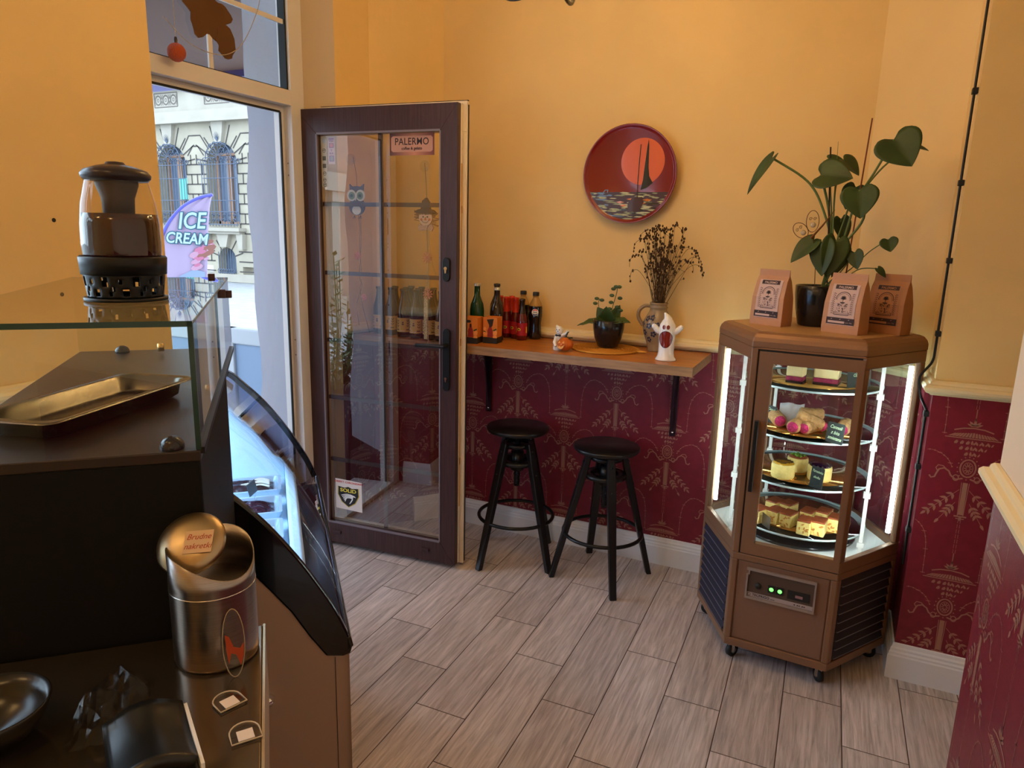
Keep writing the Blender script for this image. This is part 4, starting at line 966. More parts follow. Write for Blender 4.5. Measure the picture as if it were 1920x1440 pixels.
# cola bottles
cola = mat('cola_dark', (.012, .006, .005), .06, coat=.6); pet = mat('clear_bottle_neck', srgb(190, 150, 84), .08, coat=.5, alpha=.75)
def make_cola():
    t = thing('cola_bottle', 'x', 'bottle', (0, 0, 0))
    mb = MB(); mb.lathe([(.0001, .003), (.022, 0), (.030, .006), (.031, .02), (.029, .05), (.0285, .075), (.031, .1), (.032, .115), (.032, .152), (.0305, .158)], 26); mb.build('body', cola, t)
    mb = MB(); mb.lathe([(.0305, .158), (.026, .172), (.018, .187), (.0135, .196), (.013, .203), (.016, .204), (.016, .206)], 26); mb.build('neck', pet, t)
    mb = MB(); mb.lathe([(.0150, .206), (.0155, .208), (.0155, .221), (.014, .2235), (.0001, .2235)], 22); mb.build('screw_cap', capm, t)
    mb = MB(); mb.cur = 0; cyl_label(mb, .0325, .108, .152)
    for a in (-1.35, .75, 2.84):
        mb.cur = 1; cyl_print(mb, .0329, a, .130, [(.0165*math.cos(i*PI/10), .0165*math.sin(i*PI/10)) for i in range(20)])
        mb.cur = 2; cyl_print(mb, .0331, a, .130, [(.0145*math.cos(b), .0145*math.sin(b)) for b in [.35+i*(PI-.7)/8 for i in range(9)]])
        mb.cur = 3; cyl_print(mb, .0331, a, .130, [(.0145*math.cos(b), .0145*math.sin(b)) for b in [PI+.35+i*(PI-.7)/8 for i in range(9)]])
    mb.build('sleeve_label', [cola, white_ink, mat('badge_red', srgb(214, 40, 40), .4), mat('badge_blue', srgb(24, 60, 130), .4)], t)
    mb = MB()
    for a in (-1.35, .75):
        m2 = MB(); text_mb(m2, 'PEPSI', .0085, Matrix(), bold=.0002)
        mb.add([(.0334*math.cos(a+v.x/.033), .0334*math.sin(a+v.x/.033), .1295+v.y) for v in m2.v], m2.f)
    mb.build('lettering', black_ink, t)
    return t
cb = make_cola(); cb.location = (-1.314, 3.050, ZT_); cb.rotation_euler = (0, 0, .12); cb['label'] = 'right dark cola bottle with a round red, white and blue badge'; cb['group'] = 'cola bottles'
dup(cb, (-1.392, 3.078, ZT_), -.05, 'left dark cola bottle, partly behind the right one', 'cola bottles')

# ghost and pumpkin figurine
orange_g = mat('orange_pumpkin_glaze', srgb(206, 104, 36), .3, coat=.3, var=.12, vscale=30)
t_ = thing('ghost_and_pumpkin_figurine', 'small white ghost figurine hugging an orange carved pumpkin', 'figurine', (-1.076, 2.80, ZT_))
mb = MB(); n = 40; vs = []; fs = []
for i in range(13):
    ph = PI*i/12
    for k in range(n):
        a = 2*PI*k/n; r = .036*math.sin(ph)*(1-.09*abs(math.cos(4.5*a))**6)+.0003; vs.append((.016+r*math.cos(a), -.006+r*math.sin(a), .031-.030*math.cos(ph)*(1-.12*math.sin(ph)**2)))
for i in range(12):
    for k in range(n): fs.append((i*n+k, i*n+(k+1) % n, (i+1)*n+(k+1) % n, (i+1)*n+k))
mb.add(vs, fs, True); pk = mb.build('pumpkin', orange_g, t_)
mb = MB(); mb.cur = 0
CF = frame((.010, -.0435, .031), (1, -.12, 0), (0, 0, 1)); mb.M = CF
mb.prism([(-.018, -.004), (-.008, -.009), (-.005, -.004), (0, -.01), (.006, -.005), (.016, -.002), (.018, .004), (.010, -.013), (0, -.018), (-.012, -.014)], -.006, .0015)
mb.prism([(-.014, .006), (-.004, .008), (-.008, .016)], -.006, .0015); mb.prism([(.006, .008), (.015, .008), (.011, .017)], -.009, .0005); mb.prism([(0, .001), (.005, .001), (.002, .007)], -.004, .002)
mb.build('carved_face', mat('carved_glow', srgb(246, 190, 110), .4), pk)
mb = MB(); mb.tube([(.016, -.006, .056), (.018, -.004, .068), (.024, -.004, .08), (.030, -.006, .084)], [.007, .0045, .003, .002], 8); mb.build('stem', mat('dark_stem', (.05, .045, .03), .5), pk)
mb = MB(); mb.prism([(x+.022, y-.004) for x, y in ((.0, .012), (.02, .012), (.026, 0), (.015, -.014), (.004, -.006), (-.01, -.012), (-.006, .003))], .057, .061); mb.build('leaf', mat('dark_olive_leaf', (.04, .05, .015), .5), pk)
mb = MB(); mb.lathe([(.019, 0), (.021, .004), (.017, .03), (.018, .05), (.014, .064), (.009, .070), (.0001, .071)], 24, (-.026, .012, 0)); mb.ball((-.018, .006, .086), .0165, 20, 1, .95, 1.08); mb.tube([(-.024, .008, .097), (-.033, .010, .105), (-.031, .010, .108)], [.009, .005, .002], 8)
mb.tube([(-.03, 0, .05), (-.03, -.016, .035), (-.02, -.026, .02)], [.009, .008, .006], 8); mb.tube([(-.012, .008, .06), (.004, .004, .07), (.018, .004, .078), (.022, .0, .088)], [.008, .007, .006, .005], 8); mb.build('ghost_body', white_c, t_)
mb = MB(); 
for s in (-1, 1): mb.ball((-.0195+s*.0055, -.0085, .090), .0022, 8)
mb.ball((-.019, -.0095, .0835), .0022, 8); mb.ball((-.016, -.014, .066), .004, 8)
for s in (-1, 1): mb.ball((-.016+s*.008, -.013, .066), .0055, 8, 1.1, .6, .9)
mb.build('eyes_and_bow', black_c, t_)
# round woven mat
t_ = thing('woven_placemat', 'round yellow straw placemat with a braided edge under the potted plant', 'placemat', (-.925, 2.935, ZT_))
mb = MB(); pts = []
for i in range(0, 560): a = i*.14; r = .009+.134*i/560; pts.append((r*math.cos(a), r*math.sin(a), .003))
mb.tube(pts, .0036, 5); mb.prism([(.14*math.cos(i*PI/20), .14*math.sin(i*PI/20)) for i in range(40)], .0006, .003); mb.build('spiral_weave', mat('straw_weave', srgb(196, 134, 44), .8, bump=.6, bscale=120), t_)
mb = MB(); mb.tube([((.144+.003*(-1)**i)*math.cos(i*PI/45), (.144+.003*(-1)**i)*math.sin(i*PI/45), .0045) for i in range(90)], .004, 5, closed=True); mb.build('braided_edge', mat('straw_edge', srgb(206, 150, 60), .8), t_)
mb = MB(); mb.tube(spline([(.142, .01, .005), (.165, .0, .006), (.185, -.01, .006), (.17, -.018, .006), (.145, -.012, .005)], 5), .0035, 6); mb.build('hanging_loop', mat('straw_loop', srgb(206, 150, 60), .8), t_)

def leafshape(mb, base, tip, width, nrm, cup=.25, droop=.0, heart=.25, n=10, m=4, tipk=1.0, wav=0.):
    base = Vector(base); tip = Vector(tip); ax = tip-base; L = ax.length; ax.normalize(); nrm = Vector(nrm); sd = ax.cross(nrm).normalized(); nr = sd.cross(ax).normalized()
    rows = []; vs = []; fs = []
    for i in range(n+1):
        t = i/n; wf = (math.sin(PI*min(1, (t*.93+.07))**.62))**.85 if heart else math.sin(PI*min(1, t*.97+.03)**.8)**.9
        wf = max(0, wf)*(1 if t < .8 else 1)
        for j in range(-m, m+1):
            q = j/m; x = q*wf*width/2; back = -heart*L*.45*(abs(q)**.9)*(1-t)**2.2*(1.0 if abs(q) < .95 else .92) if heart else 0
            if t == 0: back += heart*L*.18*max(0, 1-abs(abs(q)-.55)*2.2)*-1
            z = cup*abs(x)-droop*L*t*t+wav*L*math.sin(t*18+q*3)*abs(q)
            vs.append(base+ax*(t*L+back)+sd*x+nr*z)
    W_ = 2*m+1
    for i in range(n):
        for j in range(2*m): a = i*W_+j; fs.append((a, a+1, a+W_+1, a+W_))
    mb.add(vs, fs, True)
def leafobj(mb, name, m, parent):
    o = mb.build(name, m, parent); s = o.modifiers.new('s', 'SOLIDIFY'); s.thickness = .0009; s.offset = 0; return o

# small potted succulent on the shelf
t_ = thing('potted_succulent', 'small leafy green plant in a round black pot on the straw mat', 'plant', (-.928, 2.975, ZT_+.0075))
mb = MB(); mb.lathe([(.0001, 0), (.040, 0), (.046, .004), (.060, .04), (.068, .08), (.070, .118), (.068, .120), (.064, .118), (.062, .105), (.0001, .100)], 40); mb.build('pot', black_c, t_)
mb = MB(); mb.lathe([(.0001, .104), (.061, .1035)], 24); mb.build('soil', mat('soil', (.03, .02, .012), .95, bump=.8, bscale=120), t_)
succ = mat('succulent_green', (.055, .095, .025), .45, var=.3, vscale=20)
for b, tp, w, nn in (((-.01, 0, .112), (-.135, -.035, .105), .062, (0, -.3, 1)), ((.01, 0, .112), (.10, -.02, .128), .06, (.1, -.4, 1)), ((.0, 0, .11), (.0, -.055, .175), .075, (0, -1, .5)), ((-.01, .01, .11), (-.055, -.01, .17), .06, (-.3, -1, .4)), ((.01, .01, .11), (.045, .0, .185), .05, (.3, -1, .3)), ((.01, -.01, .11), (.07, -.055, .125), .055, (0, -.6, 1)), ((-.01, -.01, .11), (-.03, -.07, .135), .055, (0, -.8, 1))):
    mb = MB(); leafshape(mb, b, tp, w, nn, cup=.3, droop=.15, heart=.0, wav=.02); leafobj(mb, 'leaf', succ, t_)
mb = MB(); s_ = spline([(0, .0, .12), (.012, 0, .17), (.022, .0, .21), (.030, 0, .245), (.030, 0, .265)], 5); mb.tube(s_, .0016, 6); mb.tube(spline([(-.02, .0, .12), (-.045, .0, .16), (-.052, 0, .195), (-.045, 0, .21)], 5), .0014, 6)
for k, (x, z, a) in enumerate(((.006, .165, 2.6), (.03, .175, .5), (.012, .195, 2.8), (.04, .215, .4), (.014, .225, 2.7), (.03, .262, 2.4), (.036, .262, .8), (-.06, .187, 2.9), (-.04, .2, .8), (-.056, .205, 2.2), (.045, .165, -.1), (.02, .255, 2.9))):
    mb.ball((x+.006*math.cos(a), -.002, z+.006*math.sin(a)), .0095, 10, 1.2, .4, .8)
mb.build('flower_stalks', succ, t_)

# stoneware jug with dried flowers
t_ = thing('stoneware_jug', 'grey stoneware jug with blue flower pattern and a handle on its left', 'jug', (-.722, 3.025, ZT_))
mb = MB(); mb.lathe([(.0001, .003), (.036, 0), (.040, .004), (.037, .014), (.045, .04), (.058, .075), (.064, .105), (.060, .135), (.044, .165), (.037, .178), (.036, .188), (.040, .192), (.036, .196), (.036, .204), (.040, .209), (.038, .213), (.033, .211), (.031, .18), (.0001, .17)], 44); mb.build('body', mat('salt_glazed_stoneware', srgb(150, 128, 98), .25, var=.15, vscale=14, coat=.4), t_)
mb = MB(); mb.tube(spline([(-.037, 0, .196), (-.062, -.004, .194), (-.084, -.006, .172), (-.084, -.004, .14), (-.064, 0, .108)], 6), .0085, 10); mb.build('handle', mat('stoneware_handle', srgb(150, 124, 92), .3), t_)
mb = MB(); prof = lambda z: .0005+(.045+(z-.04)/.035*.013 if z < .075 else .058+(z-.075)/.03*.006 if z < .105 else .064-(z-.105)/.03*.004 if z < .135 else .06-(z-.135)*.53)
for a0, z0_ in ((-1.95, .115), (-2.35, .085), (-1.6, .08), (-2.2, .145), (-1.75, .15), (-2.6, .12), (-1.35, .12), (-2.0, .055)):
    for k in range(5):
        b = 2*PI*k/5; zc = z0_+.0085*math.sin(b); ac = a0+.0085*math.cos(b)/.06
        mb.add([((prof(zc+.005*math.sin(g))+.001)*math.cos(ac+.005*math.cos(g)/.06), (prof(zc+.005*math.sin(g))+.001)*math.sin(ac+.005*math.cos(g)/.06), zc+.005*math.sin(g)) for g in [i*PI/4 for i in range(8)]], [tuple(range(8))])
mb.build('blue_flowers', mat('cobalt_decoration', srgb(46, 50, 78), .25), t_)
t_ = thing('dried_flower_bunch', 'bunch of dried brown stems and seed heads standing in the jug', 'dried flowers', (-.722, 3.025, ZT_+.175))
dry = mat('dried_brown_stem', srgb(84, 58, 28), .85, var=.3, vscale=30); random.seed(21)
mb = MB(); md = MB()
for k in range(62):
    a = random.random()*2*PI; r0 = .022*random.random()**.5; b0 = Vector((r0*math.cos(a), r0*math.sin(a), 0)); h = random.uniform(.17, .37)
    lean = random.gauss(0, .055)+(-.012 if k % 2 else .012); dy = random.uniform(-.05, .02)
    b1 = b0+Vector((lean*(h/.3), dy*(h/.3), h)); mid = b0.lerp(b1, .5)+Vector((random.gauss(0, .006), 0, 0)); mb.tube([b0, b0.lerp(mid, .5), mid, b1], [.0013, .0012, .001, .0007], 5)
    if k % 3:
        d = Vector((random.uniform(-1, 1), random.uniform(-.4, .2), random.uniform(.1, .8))).normalized()
        for j in range(4):
            p = b0.lerp(b1, .55+.14*j); e = p+d*random.uniform(.012, .03); mb.tube([p, e], .0006, 4); md.ball(e, .0034, 7, 1, 1, 1.5)
            d = Vector((-d.x, d.y, d.z))
    for j in range(4): md.ball(b1+Vector((random.gauss(0, .0045), random.gauss(0, .004), random.gauss(0, .006))), .0038, 7, 1, 1, 1.4)
for (x, z, hx) in ((-.115, .235, -.02), (-.10, .30, -.02), (-.12, .17, -.01), (.11, .22, .025), (.135, .265, .02), (.165, .20, .012), (.155, .23, .014), (-.075, .34, -.02), (.06, .36, .02)):
    P = spline([(0, 0, .02), (x*.3, -.01, z*.55), (x*.75, -.015, z*.98), (x, -.015, z), (x+hx, -.015, z-.02), (x+hx*1.1, -.015, z-.05)], 6); mb.tube(P, .0009, 5)
    for j in range(6): q = P[-1-random.randint(0, 16)]; md.ball((q.x+random.gauss(0, .002), q.y, q.z+random.gauss(0, .003)), random.uniform(.0024, .0042), 7, 1, 1, 1.6)
mb.build('stems', dry, t_); md.build('seed_heads', mat('dried_seed_head', srgb(70, 46, 24), .9), t_)

# white ghost figurine
t_ = thing('ghost_figurine', 'white glossy ghost figurine with a wide open brown mouth and raised arms', 'figurine', (-.628, 2.805, ZT_), .1)
mb = MB(); mb.lathe([(.0001, .004), (.036, 0), (.042, .003), (.041, .008), (.034, .018), (.031, .035), (.0305, .07), (.033, .105), (.034, .125), (.031, .145), (.022, .162), (.013, .174), (.008, .182), (.0001, .186)], 36, sy=.86)
mb.tube([(.0, 0, .165), (-.006, 0, .180), (-.013, 0, .191), (-.016, 0, .193)], [.019, .011, .005, .002], 12)
for s in (-1, 1): mb.tube(spline([(s*.026, 0, .118), (s*.038, -.003, .122), (s*.047, -.004, .132), (s*.052, -.004, .139)], 4), [.013]*4+[.012]*4+[.0105]*4+[.009], 12); mb.ball((s*.053, -.004, .137), .011, 12)
mb.build('body', white_c, t_)
def patch(mb, outline, off=.0012):
    # project outline (x,z) on the front of the body
    import bisect
    pr = [(.0, .036), (.018, .034), (.035, .031), (.07, .0305), (.105, .033), (.125, .034), (.145, .031), (.162, .022), (.174, .013)]
    def rad(z):
        for i in range(len(pr)-1):
            if pr[i][0] <= z <= pr[i+1][0]: return lerp(pr[i][1], pr[i+1][1], (z-pr[i][0])/(pr[i+1][0]-pr[i][0]))
        return .012
    def P3(x, z): r = rad(z); return (x, -.86*math.sqrt(max(0, r*r-x*x))-off, z)
    cx = sum(p[0] for p in outline)/len(outline); cz = sum(p[1] for p in outline)/len(outline); n = len(outline); vs = [P3(cx, cz)]; fs = []
    for k in (.35, .7, 1.): vs += [P3(cx+(p[0]-cx)*k, cz+(p[1]-cz)*k) for p in outline]
    for i in range(n): j = (i+1) % n; fs.append((0, 1+i, 1+j)); fs += [(1+i+n*q, 1+i+n*(q+1), 1+j+n*(q+1), 1+j+n*q) for q in (0, 1)]
    mb.add(vs, fs, True)
mb = MB(); mb.cur = 0; o = [(-.0015+.0245*math.cos(a)*(1 if math.sin(a) < 0 else 1.0), .095+(.038 if math.sin(a) < 0 else .026)*math.sin(a)) for a in [i*PI/12 for i in range(24)]]
patch(mb, [(x*1.1, .095+(z-.095)*1.08) for x, z in o], .0008); mb.cur = 1; patch(mb, o, .0016); mb.cur = 1
for x in (-.011, .006): patch(mb, [(x+.0066*math.cos(i*PI/6), .138+(.009)*math.sin(i*PI/6)) for i in range(12)], .0012)
mb.build('mouth_and_eyes', [mat('dark_outline_glaze', (.05, .01, .01), .2), mat('red_brown_glaze', srgb(130, 40, 22), .15, coat=.5)], t_)

# ================================================================== hexagonal pastry cabinet
bronze = mat('bronze_lacquer', srgb(142, 106, 80), .38, metal=.35, bump=.06, bscale=400)
bronze_d = mat('bronze_panel', srgb(138, 104, 82), .42, metal=.3, bump=.1, bscale=500)
louvre_e = mat('slate_louvre_edge', srgb(112, 108, 122), .4, metal=.3)
louvre = mat('slate_louvre', srgb(52, 50, 66), .45, metal=.3)
HS = .347
case = thing('pastry_cabinet', 'hexagonal bronze pastry display cabinet with lit glass sides on castors', 'display cabinet', (-.0706, 2.7389, 0), -.0525)
HV = [Vector((HS*math.cos(PI/3*i), HS*math.sin(PI/3*i), 0)) for i in range(6)]
def hexpoly(r): return [(r*math.cos(PI/3*i), r*math.sin(PI/3*i)) for i in range(6)]
mb = MB()
# lower body: corner posts, rails
mb.prism(hexpoly(HS-.012), .068, .44)
mb.build('lower_body', bronze_d, case, bevel=.003)
FF = {}
for i in range(6): a, b = HV[i], HV[(i+1) % 6]; FF[i] = frame(a, b-a, (0, 0, 1))
mb = MB()
for i in range(6):
    mb.M = FF[i]; fr_ = .022 if i not in (4,) else .02
    mb.box(0, HS, .065, .095, -.02, 0); mb.box(0, HS, .405, .43, -.02, 0); mb.box(0, fr_, .095, .405, -.02, 0); mb.box(HS-fr_, HS, .095, .405, -.02, 0)
    if i != 4:
        w_ = .026; mb.box(0, HS, .43, .472, -.02, 0); mb.box(0, HS, 1.128, 1.17, -.02, 0); mb.box(0, w_, .472, 1.128, -.02, 0); mb.box(HS-w_, HS, .472, 1.128, -.02, 0)
    else:
        mb.box(0, .021, .43, 1.17, -.03, 0); mb.box(0, HS, 1.163, 1.17, -.03, 0)
mb.build('frame', bronze, case, bevel=.003)
mb = MB(); mb.M = FF[4]; mb.box(.0205, .026, .432, 1.163, -.03, -.006); mb.box(.0205, HS, 1.158, 1.164, -.03, -.006); mb.box(0, HS, .425, .4315, -.03, -.004); mb.build('door_gap', rubber, case)
dr = MB(); dr.M = FF[4]
for pl in ([(.026, .434), (.070, .478), (.070, 1.118), (.026, 1.158)], [(HS-.002, .434), (HS-.002, 1.158), (HS-.022, 1.118), (HS-.022, .478)], [(.026, .434), (HS-.002, .434), (HS-.022, .478), (.070, .478)], [(.026, 1.158), (.070, 1.118), (HS-.022, 1.118), (HS-.002, 1.158)]):
    dr.prism(pl, -.024, .001)
door_o = dr.build('door', bronze, case, bevel=.001)
mb = MB(); mb.M = FF[4]; mb.box(.07, HS-.022, .478, 1.118, -.016, -.010); mb.build('door_glass', case_glass, door_o)
mb = MB(); mb.M = FF[4]; mb.box(.034, .048, .67, .925, .012, .026); mb.box(.036, .046, .68, .70, 0, .012); mb.box(.036, .046, .895, .915, 0, .012); mb.build('handle', mat('black_handle', (.012, .012, .012), .35), door_o, bevel=.003)
for i in (0, 1, 2, 3, 5):
    mb = MB(); mb.M = FF[i]; mb.box(.026, HS-.026, .472, 1.128, -.012, -.006); mb.build('side_glass', case_glass, case)
# lid with rounded edge
mb = MB(); pr = [(HS+.001, 1.171), (HS+.001, 1.19), (HS-.004, 1.203), (HS-.014, 1.214), (HS-.03, 1.2195), (HS-.042, 1.22), (.0001, 1.22)]
vs = []; fs = []
for r, z in pr: vs += [(r*math.cos(PI/3*i), r*math.sin(PI/3*i), z) for i in range(6)]
for j in range(len(pr)-1):
    for i in range(6): fs.append((j*6+i, j*6+(i+1) % 6, (j+1)*6+(i+1) % 6, (j+1)*6+i))
mb.add(vs, fs); mb.add(vs[:6], [(5, 4, 3, 2, 1, 0)]); mb.build('lid', bronze, case, bevel=.004)
mb = MB(); mb.prism(hexpoly(HS-.043), 1.2195, 1.2212); mb.build('lid_top', mat('tan_lid_top', srgb(176, 138, 92), .4), case)
mb = MB(); mb.prism(hexpoly(HS-.022), 1.15, 1.17); mb.prism(hexpoly(HS-.014), .44, .446); mb.build('white_lining', mat('white_lining', (.85, .88, .86), .4), case)
# louvres on the side faces
for i in (3, 5, 0):
    mb = MB(); mb.M = FF[i]; mb.box(.022, HS-.022, .095, .405, -.012, -.011)
    for k in range(9):
        z = .105+k*.034; mb.add([(.024, z, -.009), (HS-.024, z, -.009), (HS-.024, z+.028, -.009), (.024, z+.028, -.009), (.03, z+.004, .004), (HS-.03, z+.004, .004)], [(4, 5, 2, 3), (0, 1, 5, 4), (0, 4, 3), (1, 2, 5)]); mb.cur = 1; mb.box(.028, HS-.028, z+.0015, z+.005, .0, .0045); mb.cur = 0
    mb.build('louvre_panel', [louvre, louvre_e], case)
# front lower panel and control box
mb = MB(); mb.M = FF[4]; mb.box(.024, HS-.024, .098, .402, -.013, -.006); mb.build('kick_panel', bronze_d, case, bevel=.002)
mb = MB(); mb.M = FF[4]
mb.cur = 0; mb.box(.056, .286, .268, .276, -.004, .006); mb.box(.056, .286, .376, .384, -.004, .006); mb.box(.056, .062, .276, .36, -.004, .006); mb.box(.062, .067, .36, .376, -.004, .006); mb.box(.280, .286, .276, .376, -.004, .006)
mb.cur = 1; mb.box(.062, .280, .276, .376, -.0045, -.001)
cp_o = mb.build('control_panel', [mat('grey_plastic_bezel', srgb(150, 132, 122), .45), mat('taupe_panel', srgb(84, 66, 54), .5)], case)
mb = MB(); mb.M = FF[4]; mb.box(.062, .280, .277, .292, -.001, 0); mb.build('brand_strip', mat('pale_strip', srgb(176, 158, 152), .5), cp_o)
mb = MB(); text_mb(mb, 'TECFRIGO', .0125, FF[4] @ Matrix.Translation((.110, .2845, .0006)), bold=.0003); text_mb(mb, '-', .02, FF[4] @ Matrix.Translation((.150, .284, .0006)), stretch=3)
mb.M = FF[4]; mb.line([(.070+.005*math.cos(t*PI/6), .2845+.005*math.sin(t*PI/6)) for t in range(13)], .0013, .0006)
for x in (.22, .23, .236, .246, .252): mb.box(x, x+.004, .2825, .2865, .0002, .0006)
mb.build('lettering', black_ink, cp_o)
mb = MB(); mb.M = FF[4] @ Matrix.Translation((.098, .322, -.001)); mb.lathe([(.011, 0), (.010, .006), (.0001, .007)], 20); mb.build('knob', rubber, cp_o)
gl_ = mat('green_glow', (.1, .8, .1), .4, emit=(.12, 1, .1), estr=2.2)
for x in (.143, .171):
    mb = MB(); mb.M = FF[4]; mb.cur = 0; mb.box(x-.0115, x+.0115, .308, .334, -.001, .003); mb.cur = 1; mb.M = FF[4] @ Matrix.Translation((x, .321, .003)); mb.lathe([(.0072, 0), (.006, .0012), (.0001, .0014)], 14); mb.build('lit_switch', [rubber, gl_], cp_o)
mb = MB(); mb.M = FF[4]; mb.cur = 0; mb.box(.196, .268, .302, .334, -.001, .001); mb.cur = 1; mb.box(.222, .246, .311, .321, .001, .0014); mb.build('display', [rubber, mat('dim_rose_display', (.3, .16, .16), .4)], cp_o)
# castors
for a in (4, 5, 3, 0, 1, 2):
    v = HV[a]*.86; mb = MB(); c, s = math.cos(PI/3*a), math.sin(PI/3*a)
    mb.cur = 0; mb.M = Matrix.Translation((v.x, v.y, .026)) @ Matrix.Rotation(PI/3*a, 4, 'Z') @ Matrix.Rotation(PI/2, 4, 'X'); mb.lathe([(.010, -.009), (.026, -.008), (.026, .008), (.010, .009)], 20)
    mb.cur = 1; mb.lathe([(.0001, -.0105), (.012, -.010), (.012, .010), (.0001, .0105)], 16)
    mb.M = Matrix.Translation((v.x, v.y, 0)); mb.box(-.016, .016, -.012, .012, .05, .0675); mb.box(-.012, .012, -.0135, -.0105, .022, .055); mb.box(-.012, .012, .0105, .0135, .022, .055)
    mb.build('castor', [rubber, steel], case)
# light tubes with an added front pair, posts, shelves
led = mat('cool_white_tube', (.9, 1, 1), .4, emit=(.80, .97, 1.0), estr=15.)
led_fill = mat('added_fill_tube', (.9, 1, 1), .4, emit=(.85, .97, 1.0), estr=45.)  # for the hidden front corner tubes, added to brighten the pastries
for i in (3, 0, 4, 5):
    v = HV[i]*(.885 if i in (0, 3) else .913); mb = MB(); mb.tube([(v.x, v.y, .50), (v.x, v.y, 1.11)], .008 if i in (0, 3) else .0045, 12); mb.build('light_tube', led if i in (0, 3) else led_fill, case)
whm = mat('white_shelf_post', (.82, .82, .78), .35)
for x, y in ((-.215, -.155), (.225, -.135), (-.15, .24), (.15, .24)):
    mb = MB(); mb.box(x-.006, x+.006, y-.006, y+.006, .446, 1.15)
    for z in (1.02, .842, .672, .49): mb.box(x-.011, x+.011, y-.011, y+.011, z-.012, z+.006)
    mb.build('shelf_post', whm, case)
gboard = mat('gold_cake_board', srgb(190, 140, 72), .12, metal=.85)
rimg = mat('frosted_rim', (.55, .68, .68), .25)
for k, z in enumerate((1.028, .853, .683, .503)):
    mb = MB(); mb.lathe([(.0001, z-.006), (.232, z-.006), (.232, z), (.0001, z)], 56); sh_ = mb.build('shelf', case_glass, case)
    mb = MB(); mb.lathe([(.2325, z-.0065), (.2345, z-.0065), (.2345, z+.0005), (.2325, z+.0005), (.2325, z-.0065)], 56); mb.build('shelf_rim', rimg, sh_)
    mb = MB(); rb_ = .185; mb.lathe([(.0001, z+.0005), (rb_, z+.0005), (rb_+.001, z+.003), (.0001, z+.003)], 48); mb.build('cake_board', gboard, sh_)
mb = MB(); mb.lathe([(.0001, .447), (.205, .447), (.208, .452), (.205, .459), (.0001, .459)], 48); mb.build('turntable', black_c, case)

def crd(name, label, cat, x, y, z, rz, w, h, lines, tilt=.15, size=.014, m=None):
    t = thing(name, label, cat, (x, y, z), rz, group='chalk tags in the pastry cabinet')
    R = Matrix.Rotation(-tilt, 4, 'X') @ frame((0, 0, 0), (1, 0, 0), (0, 0, 1)); mb = MB(R); mb.prism([(-w/2+.003, 0), (w/2-.003, 0), (w/2, .003), (w/2, h-.003), (w/2-.003, h), (-w/2+.003, h), (-w/2, h-.003), (-w/2, .003)], -.0012, .0); mb.build('slate', mat('chalkboard_green_black_'+str(len(bpy.data.materials)), (.02, .03, .028), .6), t)
    mb = MB()
    for i, l in enumerate(lines): text_mb(mb, l, size, R @ Matrix.Translation((0, h*(.78-.27*i), .0008)) @ Matrix.Rotation(-.05, 4, 'Z'), bold=.0002, shear=.35, stretch=.85)
    mb.build('chalk_writing', mat('pale_green_chalk_'+str(len(bpy.data.materials)), (.6, .8, .5), .8), t)
crd('price_tag', 'chalk tag reading Cannoli leaning at the front edge of the second cake shelf', 'tag', .022, 2.515, .8575, -.55, .062, .07, ['Cannoli', 'z bita', 'smietana'], .1, .0165)
crd('price_tag', 'small chalk tag beside the pink topped pastry at left of the second shelf', 'tag', -.200, 2.70, .8575, -.75, .05, .062, ['Cannoli', 'z bita'], .1, .013)
crd('price_tag', 'chalk tag reading Tartaletka at the front of the tart shelf', 'tag', -.018, 2.525, .6875, -.6, .05, .075, ['Tartaletka', 'slodka'], .1, .012)
crd('price_tag', 'large chalk tag at the right side of the top cake shelf', 'tag', .080, 2.645, 1.0325, .75, .10, .085, ['3 bit', 'ciastko'], .1, .022)
crd('price_tag', 'chalk tag at the top left corner behind the cabinet door', 'tag', -.235, 2.70, 1.0325, -.75, .05, .09, ['a', 'la'], .1, .02)

cream = mat('cream_cheese', srgb(236, 218, 160), .55, bump=.2, bscale=80); sponge = mat('yellow_sponge', srgb(240, 214, 130), .7, var=.1, vscale=40, bump=.5, bscale=150)
berry = mat('berry_layer', srgb(150, 40, 76), .5, var=.3, vscale=60, bump=.5, bscale=120); browntop = mat('baked_brown_top', srgb(150, 74, 38), .5, var=.25, vscale=40, bump=.3, bscale=60); choc = mat('dark_chocolate', srgb(48, 28, 22), .35)
toast = mat('toasted_shell', srgb(206, 158, 100), .6, var=.2, vscale=30, bump=.6, bscale=110); pinkc = mat('pink_raspberry_crumb', srgb(214, 50, 110), .6, var=.3, vscale=90, bump=1., bscale=200)
shelfz = [1.0315, .8565, .6865, .5065]
def slab(mb, w, d, z0, z1): mb.box(-w/2, w/2, -d/2, d/2, z0, z1)
def slice_(x, y, rz, w, d, lab):
    t = thing('cake_slice', lab, 'cake', (x, y, shelfz[0]), rz, group='layered berry cake slices')
    mb = MB(); slab(mb, w, d, 0, .008); mb.build('base_layer', choc, t, bevel=.002)
    mb = MB(); slab(mb, w*.99, d*.99, .008, .024); mb.build('berry_layer', berry, t, bevel=.003)
    mb = MB(); slab(mb, w*.98, d*.98, .024, .060); mb.build('cream_layer', cream, t, bevel=.004)
    mb = MB()
    for k in range(26): px, py = random.uniform(-w*.46, w*.46), random.uniform(-d*.46, d*.46); a = random.random()*3; mb.bar((px, py, .061), (px+.009*math.cos(a), py+.009*math.sin(a), .0625), .0022, .0016)
    mb.build('chocolate_shavings', choc, t)
slice_(-.122, 2.63, -.15, .058, .06, 'berry and cream cake slice on the top shelf, the left one'); slice_(-.022, 2.655, -.12, .082, .07, 'wide berry and cream cake slice on the top shelf, the right one')
